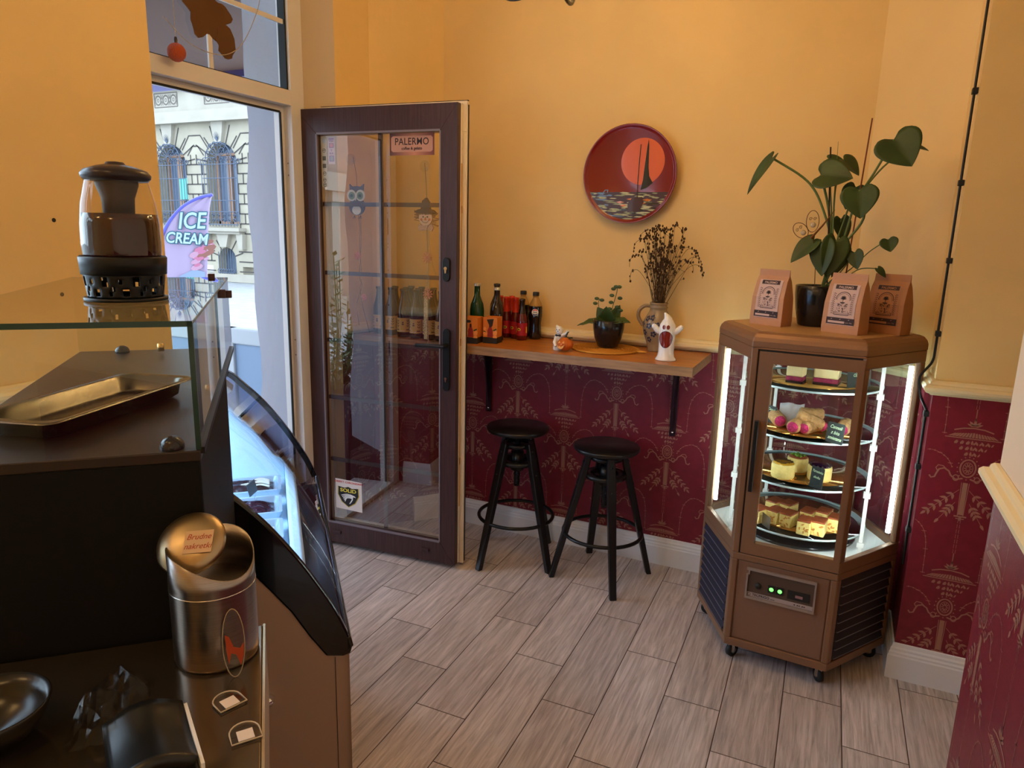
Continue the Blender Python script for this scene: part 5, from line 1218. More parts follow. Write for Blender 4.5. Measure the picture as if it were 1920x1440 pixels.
def cann(a, b, r, lab, ends=(1, 0)):
    a = Vector(a); b = Vector(b); t = thing('cannolo', lab, 'pastry', a, group='cannoli on the second shelf'); d = (b-a); L = d.length; u = d.normalized(); R_ = u.to_track_quat('Z', 'Y').to_matrix().to_4x4()
    mb = MB(R_); pr = [(r*.75, 0)]+[(r*(1+.05*math.sin(k*1.9)), L*k/14) for k in range(1, 14)]+[(r*.75, L)]; mb.lathe(pr, 20); mb.build('shell', toast, t)
    for e, zz in ((ends[0], -.004), (ends[1], L+.004)):
        if e: mb = MB(R_); mb.ball((0, 0, zz), r*.82, 16, 1, 1, .55); mb.build('pink_filling', pinkc if e == 1 else cream, t)
z2 = shelfz[1]
cann((-.160, 2.635, z2+.026), (-.19, 2.73, z2+.026), .024, 'pink ended pastry at the left of the second shelf')
cann((-.112, 2.575, z2+.024), (-.085, 2.685, z2+.024), .0235, 'front pastry with bright pink end left of the Cannoli tag')
cann((-.075, 2.585, z2+.022), (-.025, 2.69, z2+.022), .022, 'pastry with pink end touching the front one, nearer the Cannoli tag')
cann((-.018, 2.64, z2+.024), (-.10, 2.62, z2+.062), .0215, 'toasted pastry lying across the top of the others', (1, 0))
cann((.045, 2.625, z2+.024), (.06, 2.73, z2+.024), .0235, 'pastry with pink end right of the Cannoli tag')
cann((-.10, 2.70, z2+.05), (-.02, 2.72, z2+.05), .021, 'toasted pastry tube at the back of the second shelf', (0, 0))
t_ = thing('paper_doily', 'crumpled white paper napkin behind the pastries on the second shelf', 'napkin', (-.13, 2.72, z2)); mb = MB(); vs = []; fs = []
for i in range(7):
    for j in range(5): vs.append((-.04+i*.014, -.02+.008*math.sin(i*2.1)+.004*j, .002+j*.019+.004*math.sin(i*1.7+j)))
for i in range(6):
    for j in range(4): fs.append((i*5+j, i*5+5+j, i*5+6+j, i*5+1+j))
mb.add(vs, fs, True); dz = mb.build('sheet', paper_w, t_); q = dz.modifiers.new('s', 'SOLIDIFY'); q.thickness = .0006
z3 = shelfz[2]
def tart(x, y, r, top, lab, kind):
    t = thing('tartlet', lab, 'tart', (x, y, z3), group='tartlets on the third shelf')
    mb = MB(); mb.lathe([(.0001, 0), (r*.92, 0), (r*.98, .006), (r, .042), (r*.97, .050), (r*.9, .052), (.0001, .050)], 30); mb.build('pastry_base', sponge, t)
    mb = MB(); mb.lathe([(r*.9, .048), (r*.85, .055), (r*.6, .058), (.0001, .059)], 30); mb.build('glaze_top', top, t)
    if kind == 1:
        mb = MB(); 
        for k in range(-3, 4): mb.tube([(-.8*r*math.cos(k*.42), k*.010, .0585), (.8*r*math.cos(k*.42), k*.010+.004, .0585)], .0014, 5)
        mb.build('chocolate_lines', choc, t)
    if kind == 2:
        mb = MB(); 
        for k in range(40): a = random.random()*6.28; q = r*.72*random.random()**.5; mb.ball((q*math.cos(a), q*math.sin(a), .060), .003, 6)
        mb.build('pistachio_crumb', mat('pistachio', srgb(120, 160, 50), .7), t)
    if kind == 3:
        mb = MB()
        for k in range(14): a = k*.45; mb.ball((r*.83*math.cos(a), r*.83*math.sin(a), .055), .004, 7)
        mb.build('crumb_border', choc, t)
tart(-.130, 2.602, .041, mat('caramel_glaze', srgb(198, 146, 44), .2, coat=.5), 'pale tartlet with dark chocolate lines, front left of the tart shelf', 1)
tart(-.088, 2.705, .037, browntop, 'tartlet topped with green crumbs behind the other two', 2)
tart(-.010, 2.635, .041, mat('dark_berry_glaze', srgb(48, 18, 44), .08, coat=.8), 'tartlet with glossy dark berry top behind the tag', 3)
z4 = shelfz[3]
def square(x, y, rz, lab, k=1.):
    t = thing('cake_square', lab, 'cake', (x, y, z4), rz, group='apple sponge squares on the lowest shelf')
    mb = MB(); slab(mb, .044, .062, 0, .048*k); mb.build('sponge', sponge, t, bevel=.003)
    mb = MB(); slab(mb, .045, .063, .048*k, .054*k); mb.build('brown_top', browntop, t, bevel=.0025)
    mb = MB(); 
    for q in range(7): a, b = random.uniform(-.017, .017), random.uniform(.006, .04); mb.M = frame((a, -.0313, b), (1, 0, 0), (0, 0, 1)) @ Matrix.Rotation(random.random()*3, 4, 'Z'); mb.flat([(.006*math.cos(i*PI/4), .003*math.sin(i*PI/4)) for i in range(8)], .0004)
    mb.build('apple_pieces', mat('apple_piece_%d' % len(bpy.data.materials), srgb(206, 140, 60), .6), t)
for i, (x, y, r, lab) in enumerate(((-.196, 2.590, -.5, 'front row cake square at the far left, half behind the steel divider'), (-.140, 2.610, -.45, 'front row cake square, second from the left'), (-.093, 2.602, -.4, 'front row cake square, third from the left'), (-.036, 2.558, -.15, 'front row cake square, third from the right'), (.010, 2.572, -.15, 'front row cake square, second from the right'), (.062, 2.632, -.2, 'front row cake square at the far right'),
    (-.150, 2.695, -.5, 'back row cake square at the left'), (-.100, 2.690, -.45, 'back row cake square, second from the left'), (-.030, 2.655, -.3, 'back row cake square, second from the right'), (.022, 2.670, -.3, 'back row cake square at the right'))):
    square(x, y, r, lab, random.uniform(.94, 1.08))
mb = MB(); mb.M = frame((-.165, 2.545, z4), (.55, -.83, 0), (0, 0, 1)); mb.box(-.028, .028, 0, .045, -.0007, .0007); tag(mb.build('tray_divider', steel), 'thin steel divider plate standing between the cake squares', 'divider')

# ---------------- on the cabinet: pot plant and coffee bags
LZ = 1.2212
kraft = mat('kraft_paper', srgb(190, 140, 106), .7, var=.06, vscale=10, bump=.15, bscale=60)
kraft2 = mat('tan_kraft_paper', srgb(172, 118, 78), .7, var=.06, vscale=10, bump=.15, bscale=60)
lblw = mat('white_print_label', srgb(204, 172, 160), .6)
def bag(x, y, rz, lab, km, lm):
    t = thing('coffee_bag', lab, 'bag', (x, y, LZ), rz, group='paper coffee bags on the cabinet')
    w, d, h = .064, .032, .198; mb = MB(); lv = [(0, 1, 1), (.02, 1.02, 1.03), (.10, 1., .92), (.155, .97, .45), (.175, .96, .1), (h, .955, .035)]; vs = []; fs = []
    for z, kx, ky in lv:
        X, Y = w*kx, d*ky; g = .35*(1-ky)*X*.12
        vs += [(-X, -Y, z), (X, -Y, z), (X-g, 0, z), (X, Y, z), (-X, Y, z), (-X+g, 0, z)]
    for i in range(len(lv)-1):
        for j in range(6): fs.append((i*6+j, i*6+(j+1) % 6, (i+1)*6+(j+1) % 6, (i+1)*6+j))
    mb.add(vs, fs); mb.add(vs[:6], [(5, 4, 3, 2, 1, 0)]); mb.add(vs[-6:], [(0, 1, 2, 3, 4, 5)]); mb.build('paper_body', km, t, bevel=.003)
    # label follows the front panel: front depth as a function of height
    def fy(z):
        for i in range(len(lv)-1):
            if lv[i][0] <= z <= lv[i+1][0]: return -d*lerp(lv[i][2], lv[i+1][2], (z-lv[i][0])/(lv[i+1][0]-lv[i][0]))
        return 0
    def fl(mb, pts, off):
        mb.add([(p[0], fy(p[1])-off-.0008, p[1]) for p in pts], [tuple(range(len(pts)))])
    def ln(mb, pts, wd, off):
        for i in range(len(pts)-1):
            a, b = Vector(pts[i]), Vector(pts[i+1]); 
            if (b-a).length < 1e-6: continue
            q = (b-a).normalized(); q = Vector((-q.y, q.x))*wd/2; fl(mb, [a-q, b-q, b+q, a+q], off)
    mb = MB(); 
    for za, zb in ((.028, .06), (.06, .10), (.10, .13), (.13, .155), (.155, .162)): fl(mb, [(-.046, za), (.046, za), (.046, zb), (-.046, zb)], .0006)
    mb.build('label', lm, t)
    mb = MB(); 
    fl(mb, [(-.036, .146), (.036, .146), (.036, .1545), (-.036, .1545)], .0012); fl(mb, [(-.036, .1545), (.036, .1545), (.036, .160), (-.036, .160)], .0012)
    fl(mb, [(-.048, .030), (.048, .030), (.048, .052), (-.048, .052)], .0012)
    ln(mb, [(-.025, .062), (-.025, .115)]+[(.025*math.cos(a), .115+.022*math.sin(a)) for a in [PI-i*PI/10 for i in range(11)]]+[(.025, .062), (-.025, .062)], .0022, .0012)
    ln(mb, [(-.021, .066), (-.021, .113)]+[(.021*math.cos(a), .113+.019*math.sin(a)) for a in [PI-i*PI/10 for i in range(11)]]+[(.021, .066), (-.021, .066)], .001, .0012)
    rs = random.getstate(); random.seed(2)
    for k in range(46):
        x_, z_ = random.uniform(-.018, .018), random.uniform(.068, .098); a = random.random()*3; l = random.uniform(.002, .005); ln(mb, [(x_, z_), (x_+l*math.cos(a), z_+l*math.sin(a))], random.uniform(.001, .0028), .0014)
    for k in range(9): a = PI*k/8; ln(mb, [(0, .113), (.010*math.cos(a), .115+.010*math.sin(a))], .0018, .0014)
    ln(mb, [(0, .098), (0, .122)], .0016, .0015); fl(mb, [(-.009, .104), (.009, .104), (.006, .100), (-.006, .100)], .0014); fl(mb, [(-.005, .117), (.005, .117), (.007, .122), (-.007, .122)], .0014)
    for s in (-1, 1):
        for k in range(11): z_ = .064+k*.0065; ln(mb, [(s*.028, z_), (s*.034, z_+.004)], .0018, .0012); ln(mb, [(s*.034, z_), (s*.038, z_+.003)], .0012, .0012)
    random.setstate(rs)
    mb.build('artwork', ink, t)
    mb = MB(); mb.cur = 0; fl(mb, [(-.042, .034), (.016, .034), (.016, .041), (-.042, .041)], .0018)
    for x_ in (-.03, .0, .03): ln(mb, [(x_-.002, .046), (x_+.002, .048)], .0015, .0018)
    m2 = MB(); text_mb(m2, 'PALERMO', .0105, Matrix(), bold=.0002, stretch=1.1); mb.add([(v.x, fy(.152+v.y)-.0024, .152+v.y) for v in m2.v], m2.f); m2 = MB(); text_mb(m2, '100% arabica  250g', .0045, Matrix()); mb.add([(v.x+.024, fy(.0375+v.y)-.0024, .0375+v.y) for v in m2.v], m2.f)
    mb.build('lettering', lm, t)
bag(-.232, 2.690, -.50, 'coffee bag at the left of the plant pot on the cabinet', kraft, lblw)
bag(.012, 2.605, -.50, 'front coffee bag at the right of the plant pot, overlapping the browner one', kraft, lblw)
bag(.142, 2.695, -.55, 'browner tan coffee bag at the right end, behind the front one', kraft2, mat('tan_print_label', srgb(170, 118, 84), .6))
PX, PY = -.088, 2.765
t_ = thing('potted_plant', 'tall leafy plant with heart shaped leaves in a black pot on the cabinet', 'plant', (PX, PY, LZ))
mb = MB(); mb.lathe([(.0001, 0), (.052, 0), (.058, .005), (.070, .06), (.076, .11), (.077, .143), (.074, .145), (.071, .142), (.070, .13), (.0001, .125)], 44); mb.build('pot', black_c, t_)
mb = MB(); mb.lathe([(.0001, .130), (.070, .129)], 28); mb.build('soil', mat('dark_soil', (.03, .02, .012), .95, bump=.8, bscale=120), t_)
def W_(x, y, z): return Vector((x-PX, y-PY, z-LZ))
base = Vector((.012, -.01, .135))
def stem(mb, tip, r=.0032, via=None, b=None):
    P = [b or base]+[v for v in (via or [])]+[tip]; mb.tube(spline([tuple(p) for p in P], 7), r, 7)
lv = [ # leaf: base point, tip point, width, facing, drooping, stem via points
 ((-.281, 2.70, 1.802), (-.362, 2.68, 1.686), .062, (-.5, -.6, .6), .12, [(-.06, 2.75, 1.5), (-.10, 2.74, 1.63), (-.16, 2.73, 1.725)], .004),
 ((-.118, 2.70, 1.742), (-.020, 2.66, 1.735), .12, (-.1, -.9, .5), .12, [(-.06, 2.75, 1.5), (-.085, 2.74, 1.64)], .0042),
 ((-.055, 2.80, 1.80), (.004, 2.80, 1.752), .085, (.2, -.5, .8), .1, [(-.06, 2.77, 1.5), (-.07, 2.79, 1.7)], .0032),
 ((-.10, 2.78, 1.80), (-.03, 2.79, 1.78), .06, (-.2, -.6, .8), .1, [(-.06, 2.77, 1.5), (-.085, 2.78, 1.7)], .0025),
 ((.006, 2.66, 1.690), (.020, 2.64, 1.598), .118, (0, -1, .25), .04, [(-.04, 2.73, 1.48), (.03, 2.71, 1.6)], .0042),
 ((-.005, 2.74, 1.705), (-.03, 2.73, 1.63), .075, (-.2, -1, .2), .04, [(-.05, 2.75, 1.5)], .003),
 ((.090, 2.70, 1.852), (.150, 2.66, 1.765), .145, (-.15, -1, .45), .05, [(-.03, 2.75, 1.5), (-.0, 2.74, 1.65), (.05, 2.72, 1.76)], .0038),
 ((.15, 2.74, 1.83), (.198, 2.74, 1.822), .05, (.1, -.4, 1), .1, [(-.03, 2.76, 1.5), (.0, 2.76, 1.65), (.07, 2.75, 1.77)], .003),
 ((.112, 2.70, 1.532), (.124, 2.69, 1.492), .058, (0, -1, .3), .02, [(.01, 2.72, 1.43), (.06, 2.71, 1.49)], .0018),
 ((.016, 2.67, 1.487), (.030, 2.65, 1.432), .055, (-.3, -1, .3), .04, [(-.02, 2.72, 1.42)], .0022),
 ((.092, 2.69, 1.436), (.120, 2.68, 1.408), .028, (0, -.6, .8), .05, [(-.005, 2.73, 1.4), (.04, 2.71, 1.432)], .0018),
 ((-.115, 2.67, 1.522), (-.184, 2.64, 1.452), .075, (-.4, -.8, .5), .1, [(-.07, 2.73, 1.45)], .0028),
 ((-.085, 2.66, 1.515), (-.078, 2.63, 1.405), .085, (-.3, -1, .2), .05, [(-.06, 2.73, 1.45)], .0032),
 ((-.045, 2.665, 1.525), (-.062, 2.64, 1.40), .095, (.3, -1, .2), .05, [(-.05, 2.73, 1.46)], .0034),
 ((-.02, 2.70, 1.50), (-.045, 2.68, 1.40), .06, (.5, -1, .2), .05, [(-.04, 2.73, 1.44)], .003),
 ((-.04, 2.78, 1.60), (-.02, 2.77, 1.52), .06, (.2, -1, .2), .05, [(-.05, 2.77, 1.45)], .003)]
ms = MB()
for b, tp, w, nn, dr_, via, r in lv:
    b = W_(*b); tp = W_(*tp); mb = MB(); leafshape(mb, b, tp, w, nn, cup=.22, droop=dr_, heart=.34, n=14, m=6); leafobj(mb, 'leaf', green_leaf, t_)
    stem(ms, b, r, [W_(*v) for v in via])
ms.tube([W_(-.06, 2.74, 1.55), W_(-.07, 2.73, 1.7), W_(-.076, 2.72, 1.853)], [.003, .002, .0006], 6)
ms.build('stems', stem_green, t_)
for a, b, r, nm, mm in (((-.005, 2.72, 1.36), (.019, 2.73, 1.925), .0024, 'support_stake', mat('reddish_stake', srgb(120, 60, 34), .7)), ((-.058, 2.75, 1.355), (-.098, 2.73, 1.837), .0026, 'support_stake', mat('dark_stake', srgb(44, 28, 20), .7))):
    mb = MB(); mb.tube([W_(*a), W_(*b)], r, 7); mb.build(nm, mm, t_)
t_ = thing('butterfly_pick', 'small wire butterfly decoration with beads stuck in the plant pot', 'decoration', (-.105, 2.705, 1.351))
wire = mat('copper_wire', srgb(110, 70, 40), .35, metal=.8)
mb = MB(); mb.tube([(.008, .0, 0), (.002, -.03, .1), (-.014, -.05, .185)], .0013, 6); mb.tube([(-.02, -.05, .18), (.012, -.05, .222), (.045, -.05, .275)], [.004, .003, .0008], 7); mb.build('stick_and_body', wire, t_)
for cx, cz, rx, rz_, rot in ((-.055, .205, .021, .029, .75), (-.020, .236, .020, .036, .05)):
    mb = MB(); M_ = Matrix.Translation((cx, -.055, cz)) @ Matrix.Rotation(-rot, 4, 'Y').inverted() if False else Matrix.Translation((cx, -.055, cz)) @ Matrix.Rotation(-rot, 4, 'Y'); mb.M = M_
    mb.tube([(rx*math.cos(k*PI/12), 0, rz_*math.sin(k*PI/12)) for k in range(24)], .0012, 5, closed=True)
    for s in (-1, 1): mb.tube([(s*.007+.006*(1-k/14)*math.cos(k*.7), 0, .008+.006*(1-k/14)*math.sin(k*.7)) for k in range(12)], .0008, 4)
    wg_ = mb.build('wing', wire, t_); mb = MB(M_); mb.ball((.002, 0, -.012), .009, 12, 1, .4, 1); mb.build('bead', mat('pearl_bead_%d' % len(bpy.data.materials), srgb(180, 160, 130), .15, coat=.6), wg_)

# black cable with clips running down the corner
t_ = thing('black_cable', 'black cable clipped along the wall corner right of the plant', 'cable', (.296, 2.655, 0))
mb = MB(); mb.tube([(-.006, 0, .42), (-.006, 0, .98)], .0042, 8); mb.tube(spline([(-.006, 0, .98), (-.03, -.005, 1.03), (-.038, -.008, 1.09), (-.010, 0, 1.14), (-.006, 0, 1.2), (-.006, 0, 1.4)], 6)+[Vector((-.006, 0, 2.96))], .0042, 8); mb.build('cord', black_metal, t_)
for z in (.55, .78, .965, 1.235, 1.47, 1.71, 1.98, 2.28, 2.6):
    mb = MB(); mb.box(-.013, .003, -.012, .012, z-.009, z+.009); mb.build('clip', rubber, t_, bevel=.002)

# ================================================================== staff side: counter, glass box, gelato case
TH = math.radians(44.2)
def cthing(name, label, cat, a=0, b=0, z=0, rz=0, group=None):
    x = b*math.cos(TH)-a*math.sin(TH); y = b*math.sin(TH)+a*math.cos(TH); return thing(name, label, cat, (x, y, z), TH+rz, group)
blackp = mat('matt_black_panel', (.004, .004, .005), .6); blackp.node_tree.nodes['Principled BSDF'].inputs['Specular IOR Level'].default_value = .25
bt = mat('brown_black_laminate', srgb(46, 36, 32), .35)
# black cabinet carrying the glass box
ZB1, ZT1, AN, AF, BR, BL_ = 1.285, 1.424, .79, 1.49, -.079, -.345
t_ = cthing('black_cabinet', 'tall matt black cabinet under the glass box beside the gelato case', 'cabinet')
mb = MB(); mb.box(BL_, BR-.001, AN, 1.285, 0, ZB1-.012); mb.build('body', blackp, t_, bevel=.002)
mb = MB(); mb.box(BL_, BR, AN-.002, AF+.001, ZB1-.012, ZB1); mb.build('top_board', bt, t_, bevel=.0015)
# glass box
t_ = cthing('glass_guard_box', 'low clear glass box with black edges standing on the black cabinet', 'glass box')
G = case_glass; th = .004
def pane(x0, x1, y0, y1, z0, z1, nm='pane'):
    mb = MB(); mb.box(x0, x1, y0, y1, z0, z1); return mb.build(nm, G, t_)
pane(BL_, BR, AN, AN+th, ZB1+.001, ZT1-th); pane(BR-th, BR, AN+th, AF-th, ZB1+.001, ZT1-th); pane(BL_, BR, AF-th, AF, ZB1+.001, ZT1-th); pane(BL_, BR, AN, AF, ZT1-th, ZT1)
mb = MB(); mb.box(BL_, BR, AN-.0012, AN, ZT1-.0055, ZT1+.0005); mb.box(BR-.0045, BR+.0008, AN-.0012, AN+.0035, ZB1+.001, ZT1); mb.build('dark_edges', edge_glass, t_)
mb = MB(); mb.box(BR, BR+.0006, AN, AF, ZT1-.0035, ZT1); mb.box(BL_, BR, AF, AF+.0006, ZT1-.0035, ZT1); mb.build('bright_edges', mat('pale_glass_edge', (.25, .32, .3), .2), t_)
mb = MB(); mb.box(BR-.004, BR+.004, AN, AF, ZB1-.004, ZB1+.003); mb.build('bottom_channel', black_metal, t_)
clipm = mat('brown_clip', srgb(70, 40, 36), .4)
for a, b, z in ((AF, -.108, ZT1+.001), (AF-.22, BR+.001, ZT1-.012), (AF-.02, BR+.001, ZT1-.03), (AF, -.14, ZT1-.03)):
    mb = MB(); mb.box(b-.006, b+.006, a-.006, a+.006, z-.008, z+.006); mb.build('clamp', clipm, t_, bevel=.001)
for a, b in ((AN+.012, -.108), (AF-.03, -.268)):
    mb = MB(); mb.ball((b, a, ZB1+.003), .0125, 18, 1, 1, .9); mb.build('round_foot', black_c, t_)
for a, b in ((AF-.05, -.20), (AN+.25, BR-.008)):
    mb = MB(); mb.M = Matrix.Translation((b, a, ZB1+.012)); mb.lathe([(.0001, -.008), (.006, -.007), (.006, .007), (.0001, .008)], 16); mb.build('brass_screw', brass, t_)
# steel pan
t_ = cthing('steel_food_pan', 'shallow stainless steel food pan inside the glass box', 'pan', .985, -.218, ZB1+.001, -math.atan2(.22, .116)+0)
# long axis local x
t_.rotation_euler = (0, 0, TH+math.atan2(.22, .116))
def rr(x, y, r, n=6): return [(sx*(x-r)+r*math.cos(a0+i*PI/2/n), sy*(y-r)+r*math.sin(a0+i*PI/2/n)) for sx, sy, a0 in ((1, 1, 0), (-1, 1, PI/2), (-1, -1, PI), (1, -1, 3*PI/2)) for i in range(n+1)]
mb = MB(); rings = [(.112, .040, .018, 0), (.118, .046, .02, .004), (.121, .049, .02, .022), (.133, .056, .018, .0235), (.134, .057, .018, .0215)]
inner = [(.120, .048, .02, .0225), (.116, .044, .02, .004), (.110, .038, .018, .0015)]
R0 = [rr(*q[:3]) for q in rings]; n = len(R0[0]); vs = []; fs = []
for (pp, q) in zip(R0, rings): vs += [(p[0], p[1], q[3]) for p in pp]
for i in range(len(rings)-1):
    for k in range(n): fs.append((i*n+k, i*n+(k+1) % n, (i+1)*n+(k+1) % n, (i+1)*n+k))
fs.append(tuple(range(n-1, -1, -1))); mb.add(vs, fs, True)
vs = []; fs = []; R1 = [rr(*rings[3][:3])]+[rr(*q[:3]) for q in inner]; zz = [.0237]+[q[3] for q in inner]
for pp, z in zip(R1, zz): vs += [(p[0], p[1], z) for p in pp]
for i in range(3):
    for k in range(n): fs.append((i*n+k, i*n+(k+1) % n, (i+1)*n+(k+1) % n, (i+1)*n+k))
fs.append(tuple(range(3*n, 4*n))); mb.add(vs, fs, True); mb.build('pan_body', mat('polished_steel', (.20, .17, .14), .25, metal=1), t_)
# warmer stand and tea jar
t_ = cthing('warmer_stand', 'black perforated metal warmer stand on the glass box, under the tea jar', 'stand', 1.03, -.178, ZT1+.001)
mb = MB(); r0, h0 = .0455, .030; n = 72
# pierced band: leave openings by skipping cells
random.seed(9); rows_ = 10; vs = []; fs = []
for i in range(rows_+1):
    for k in range(n): a = 2*PI*k/n; r = lerp(.0440, .0475, i/rows_); vs.append((r*math.cos(a), r*math.sin(a), .004+h0*i/rows_))
for i in range(rows_):
    for k in range(n):
        u_, v_ = (k % 9), i
        hole = (v_ in (1, 2, 3) and u_ in (1, 2)) or (v_ in (5, 6, 7, 8) and u_ in (4, 5)) or (v_ in (1, 2) and u_ in (6,)) or (v_ in (6, 7) and u_ in (0,)) or (v_ in (3, 4) and u_ == 7)
        if not hole: fs.append((i*n+k, i*n+(k+1) % n, (i+1)*n+(k+1) % n, (i+1)*n+k))
mb.add(vs, fs, True); bnd = mb.build('pierced_band', black_metal, t_); q = bnd.modifiers.new('s', 'SOLIDIFY'); q.thickness = .0012
mb = MB(); mb.lathe([(.043, 0), (.049, 0), (.049, .004), (.043, .004), (.043, 0)], 48); mb.lathe([(.046, h0+.003), (.0495, h0+.003), (.051, h0+.024), (.0495, h0+.026), (.046, h0+.006), (.046, h0+.003)], 48); mb.lathe([(.0001, h0+.003), (.046, h0+.003), (.046, h0+.0045), (.0001, h0+.0045)], 40); mb.build('rings', black_metal, t_)
t_ = cthing('tea_jar', 'glass tea jar with dark lid half filled with dark red tea on a warmer stand', 'jar', 1.03, -.178, ZT1+h0+.0065)
mb = MB(); mb.lathe([(.0001, .0005), (.040, .0005), (.0445, .012), (.0462, .035), (.0455, .060), (.0425, .085), (.0375, .106), (.0355, .113), (.0360, .118), (.0385, .121)], 44); mb.build('glass_body', glass_mat('jar_glass', (.9, .88, .84), 1.45, 1.0), t_)
mb = MB(); mb.lathe([(.0001, .0015), (.039, .0018), (.0435, .012), (.0452, .035), (.0445, .060), (.0433, .073), (.0001, .073)], 40); mb.build('red_tea', mat('dark_red_tea', srgb(50, 14, 20), .1, coat=.4), t_)
mb = MB(); mb.lathe([(.0001, .072), (.018, .072), (.019, .092), (.0245, .108), (.0245, .114), (.0001, .114)], 28); mb.build('infuser', mat('dark_mesh_infuser', (.06, .045, .045), .5), t_)
mb = MB(); mb.lathe([(.0001, .113), (.036, .113), (.0395, .117), (.0400, .121), (.036, .126), (.022, .131), (.012, .133), (.010, .136), (.0001, .137)], 40); mb.build('lid', mat('dark_plum_lid', (.025, .016, .022), .3), t_)

# worktop with steel edge
t_ = cthing('worktop', 'dark polished steel worktop with bright right edge in the foreground', 'worktop')
mb = MB(); mb.box(-.75, -.026, .30, AN-.003, 1.040, 1.07); mb.build('slab', mat('dark_polished_steel', (.20, .16, .12), .16, metal=.9), t_, bevel=.002)
mb = MB(); mb.box(-.026, -.0235, .30, AN-.003, .98, 1.071); mb.build('edge_strip', mat('bright_edge_steel', (.75, .62, .42), .25, metal=1), t_)
mb = MB(); mb.box(-.75, -.03, .32, AN-.003, 0, 1.040); mb.build('base_cabinet', blackp, t_)
# cup with lid leaning in
t_ = cthing('steel_cup', 'open brushed steel cup with a tilted brass coloured lid resting in it', 'cup', .744, -.072, 1.0705)
mb = MB(); N = 56; vs = []; fs = []; R_ = .0425
def rim(a): return .118+.014*math.sin(a-.6)+.006*math.sin(2*a)
lev = [0, .004, .03, .06, .09, 1]
for l in lev:
    for k in range(N): a = 2*PI*k/N; z = (l if l < 1 else rim(a)); r = R_-.001 if l == 0 else R_; vs.append((r*math.cos(a), r*math.sin(a), z))
for l in [1, .09, .03, .004]:
    for k in range(N): a = 2*PI*k/N; z = (l if l < 1 else rim(a)); vs.append(((R_-.0012)*math.cos(a), (R_-.0012)*math.sin(a), z))
for i in range(9):
    for k in range(N): fs.append((i*N+k, i*N+(k+1) % N, (i+1)*N+(k+1) % N, (i+1)*N+k))
fs.append(tuple(range(N-1, -1, -1))); fs.append(tuple(range(9*N, 10*N))); mb.add(vs, fs, True); mb.build('cup_wall', steel, t_)
mb = MB(); mb.lathe([(.0428, .082), (.0433, .0825), (.0428, .083)], 48); mb.build('rolled_band', mat('light_steel_band', (.7, .66, .6), .25, metal=1), t_)
t_ = cthing('domed_lid', 'round domed brass coloured lid with a paper note, tilted in the steel cup', 'dish', .752, -.090, 1.194)  # round lid of the container, tilted in the cup
t_.rotation_euler = (math.radians(38), math.radians(-18), TH)
mb = MB(); mb.lathe([(.0001, -.004), (.030, -.004), (.034, -.002), (.0355, .002), (.034, .006), (.028, .010), (.016, .0125), (.0001, .013)], 40); mb.build('dome', mat('warm_brushed_metal', (.42, .32, .19), .33, metal=1), t_)
mb = MB(); mb.M = Matrix.Translation((.010, -.008, .0135)) @ Matrix.Rotation(-.35, 4, 'Z') @ Matrix.Rotation(.08, 4, 'X'); mb.box(-.0145, .0145, -.012, .012, 0, .0006); nt_ = mb.build('paper_note', mat('note_paper', srgb(214, 180, 140), .8), t_)
mb = MB(); F_ = Matrix.Translation((.010, -.008, .0143)) @ Matrix.Rotation(-.35, 4, 'Z') @ Matrix.Rotation(.08, 4, 'X'); text_mb(mb, 'Brudne', .0085, F_ @ Matrix.Translation((0, .005, 0)), shear=.3); text_mb(mb, 'nakretki', .0085, F_ @ Matrix.Translation((0, -.005, 0)), shear=.3); mb.build('handwriting', mat('red_pen', srgb(170, 50, 30), .6), nt_)
# small tagged clips lying on the worktop
clear2 = glass_mat('clear_acrylic', (.9, .88, .84), 1.45, 3.)
for a, b, r, lab in ((.662, -.060, .5, 'clear acrylic tag holder with a small white card, nearer the steel cup'), (.610, -.044, .2, 'clear acrylic tag holder with a small white card, nearer the front')):
    t_ = cthing('tag_holder', lab, 'tag holder', a-.012, b+.004, 1.0705, r, 'acrylic tag holders on the worktop')
    mb = MB(); mb.prism(arc(0, .004, .013, 0, PI, 10)+[(-.013, -.010), (.013, -.010)], 0, .0012); mb.build('plate', clear2, t_)
    mb = MB(); mb.tube([(p[0], p[1], .0018) for p in arc(0, .004, .013, 0, PI, 10)]+[(-.013, -.010, .0018), (.013, -.010, .0018)], .0008, 5, closed=True); mb.build('raised_rim', mat('pale_rim_%d' % len(bpy.data.materials), (.5, .42, .32), .2), t_)
    mb = MB(); mb.box(-.007, .007, -.008, .006, .0014, .002); mb.build('card', paper_w, t_)
t_ = cthing('plastic_scoop', 'clear oval plastic scoop with orange sauce marks standing against the steel cup', 'scoop', .692, -.052, 1.0705)
SF = frame((0, 0, 0), (1, 0, 0), (0, .12, 1)); ov = [(.0105*math.cos(i*PI/14), .036+.036*math.sin(i*PI/14)) for i in range(28)]
mb = MB(SF); mb.prism(ov, 0, .001); mb.build('blade', clear2, t_)
mb = MB(); mb.tube([SF @ Vector((x, y, .0006)) for x, y in ov], .0006, 5, closed=True); mb.build('raised_rim', mat('pale_rim_b', (.35, .28, .2), .2), t_)
mb = MB(SF); mb.prism([(-.008, .046), (-.004, .043), (.0, .032), (.006, .030), (.0095, .036), (.009, .022), (.006, .012), (.002, .024), (-.003, .026), (-.005, .014), (-.007, .028)], .0011, .0016); mb.build('sauce_marks', mat('orange_sauce', srgb(170, 66, 28), .5), t_)
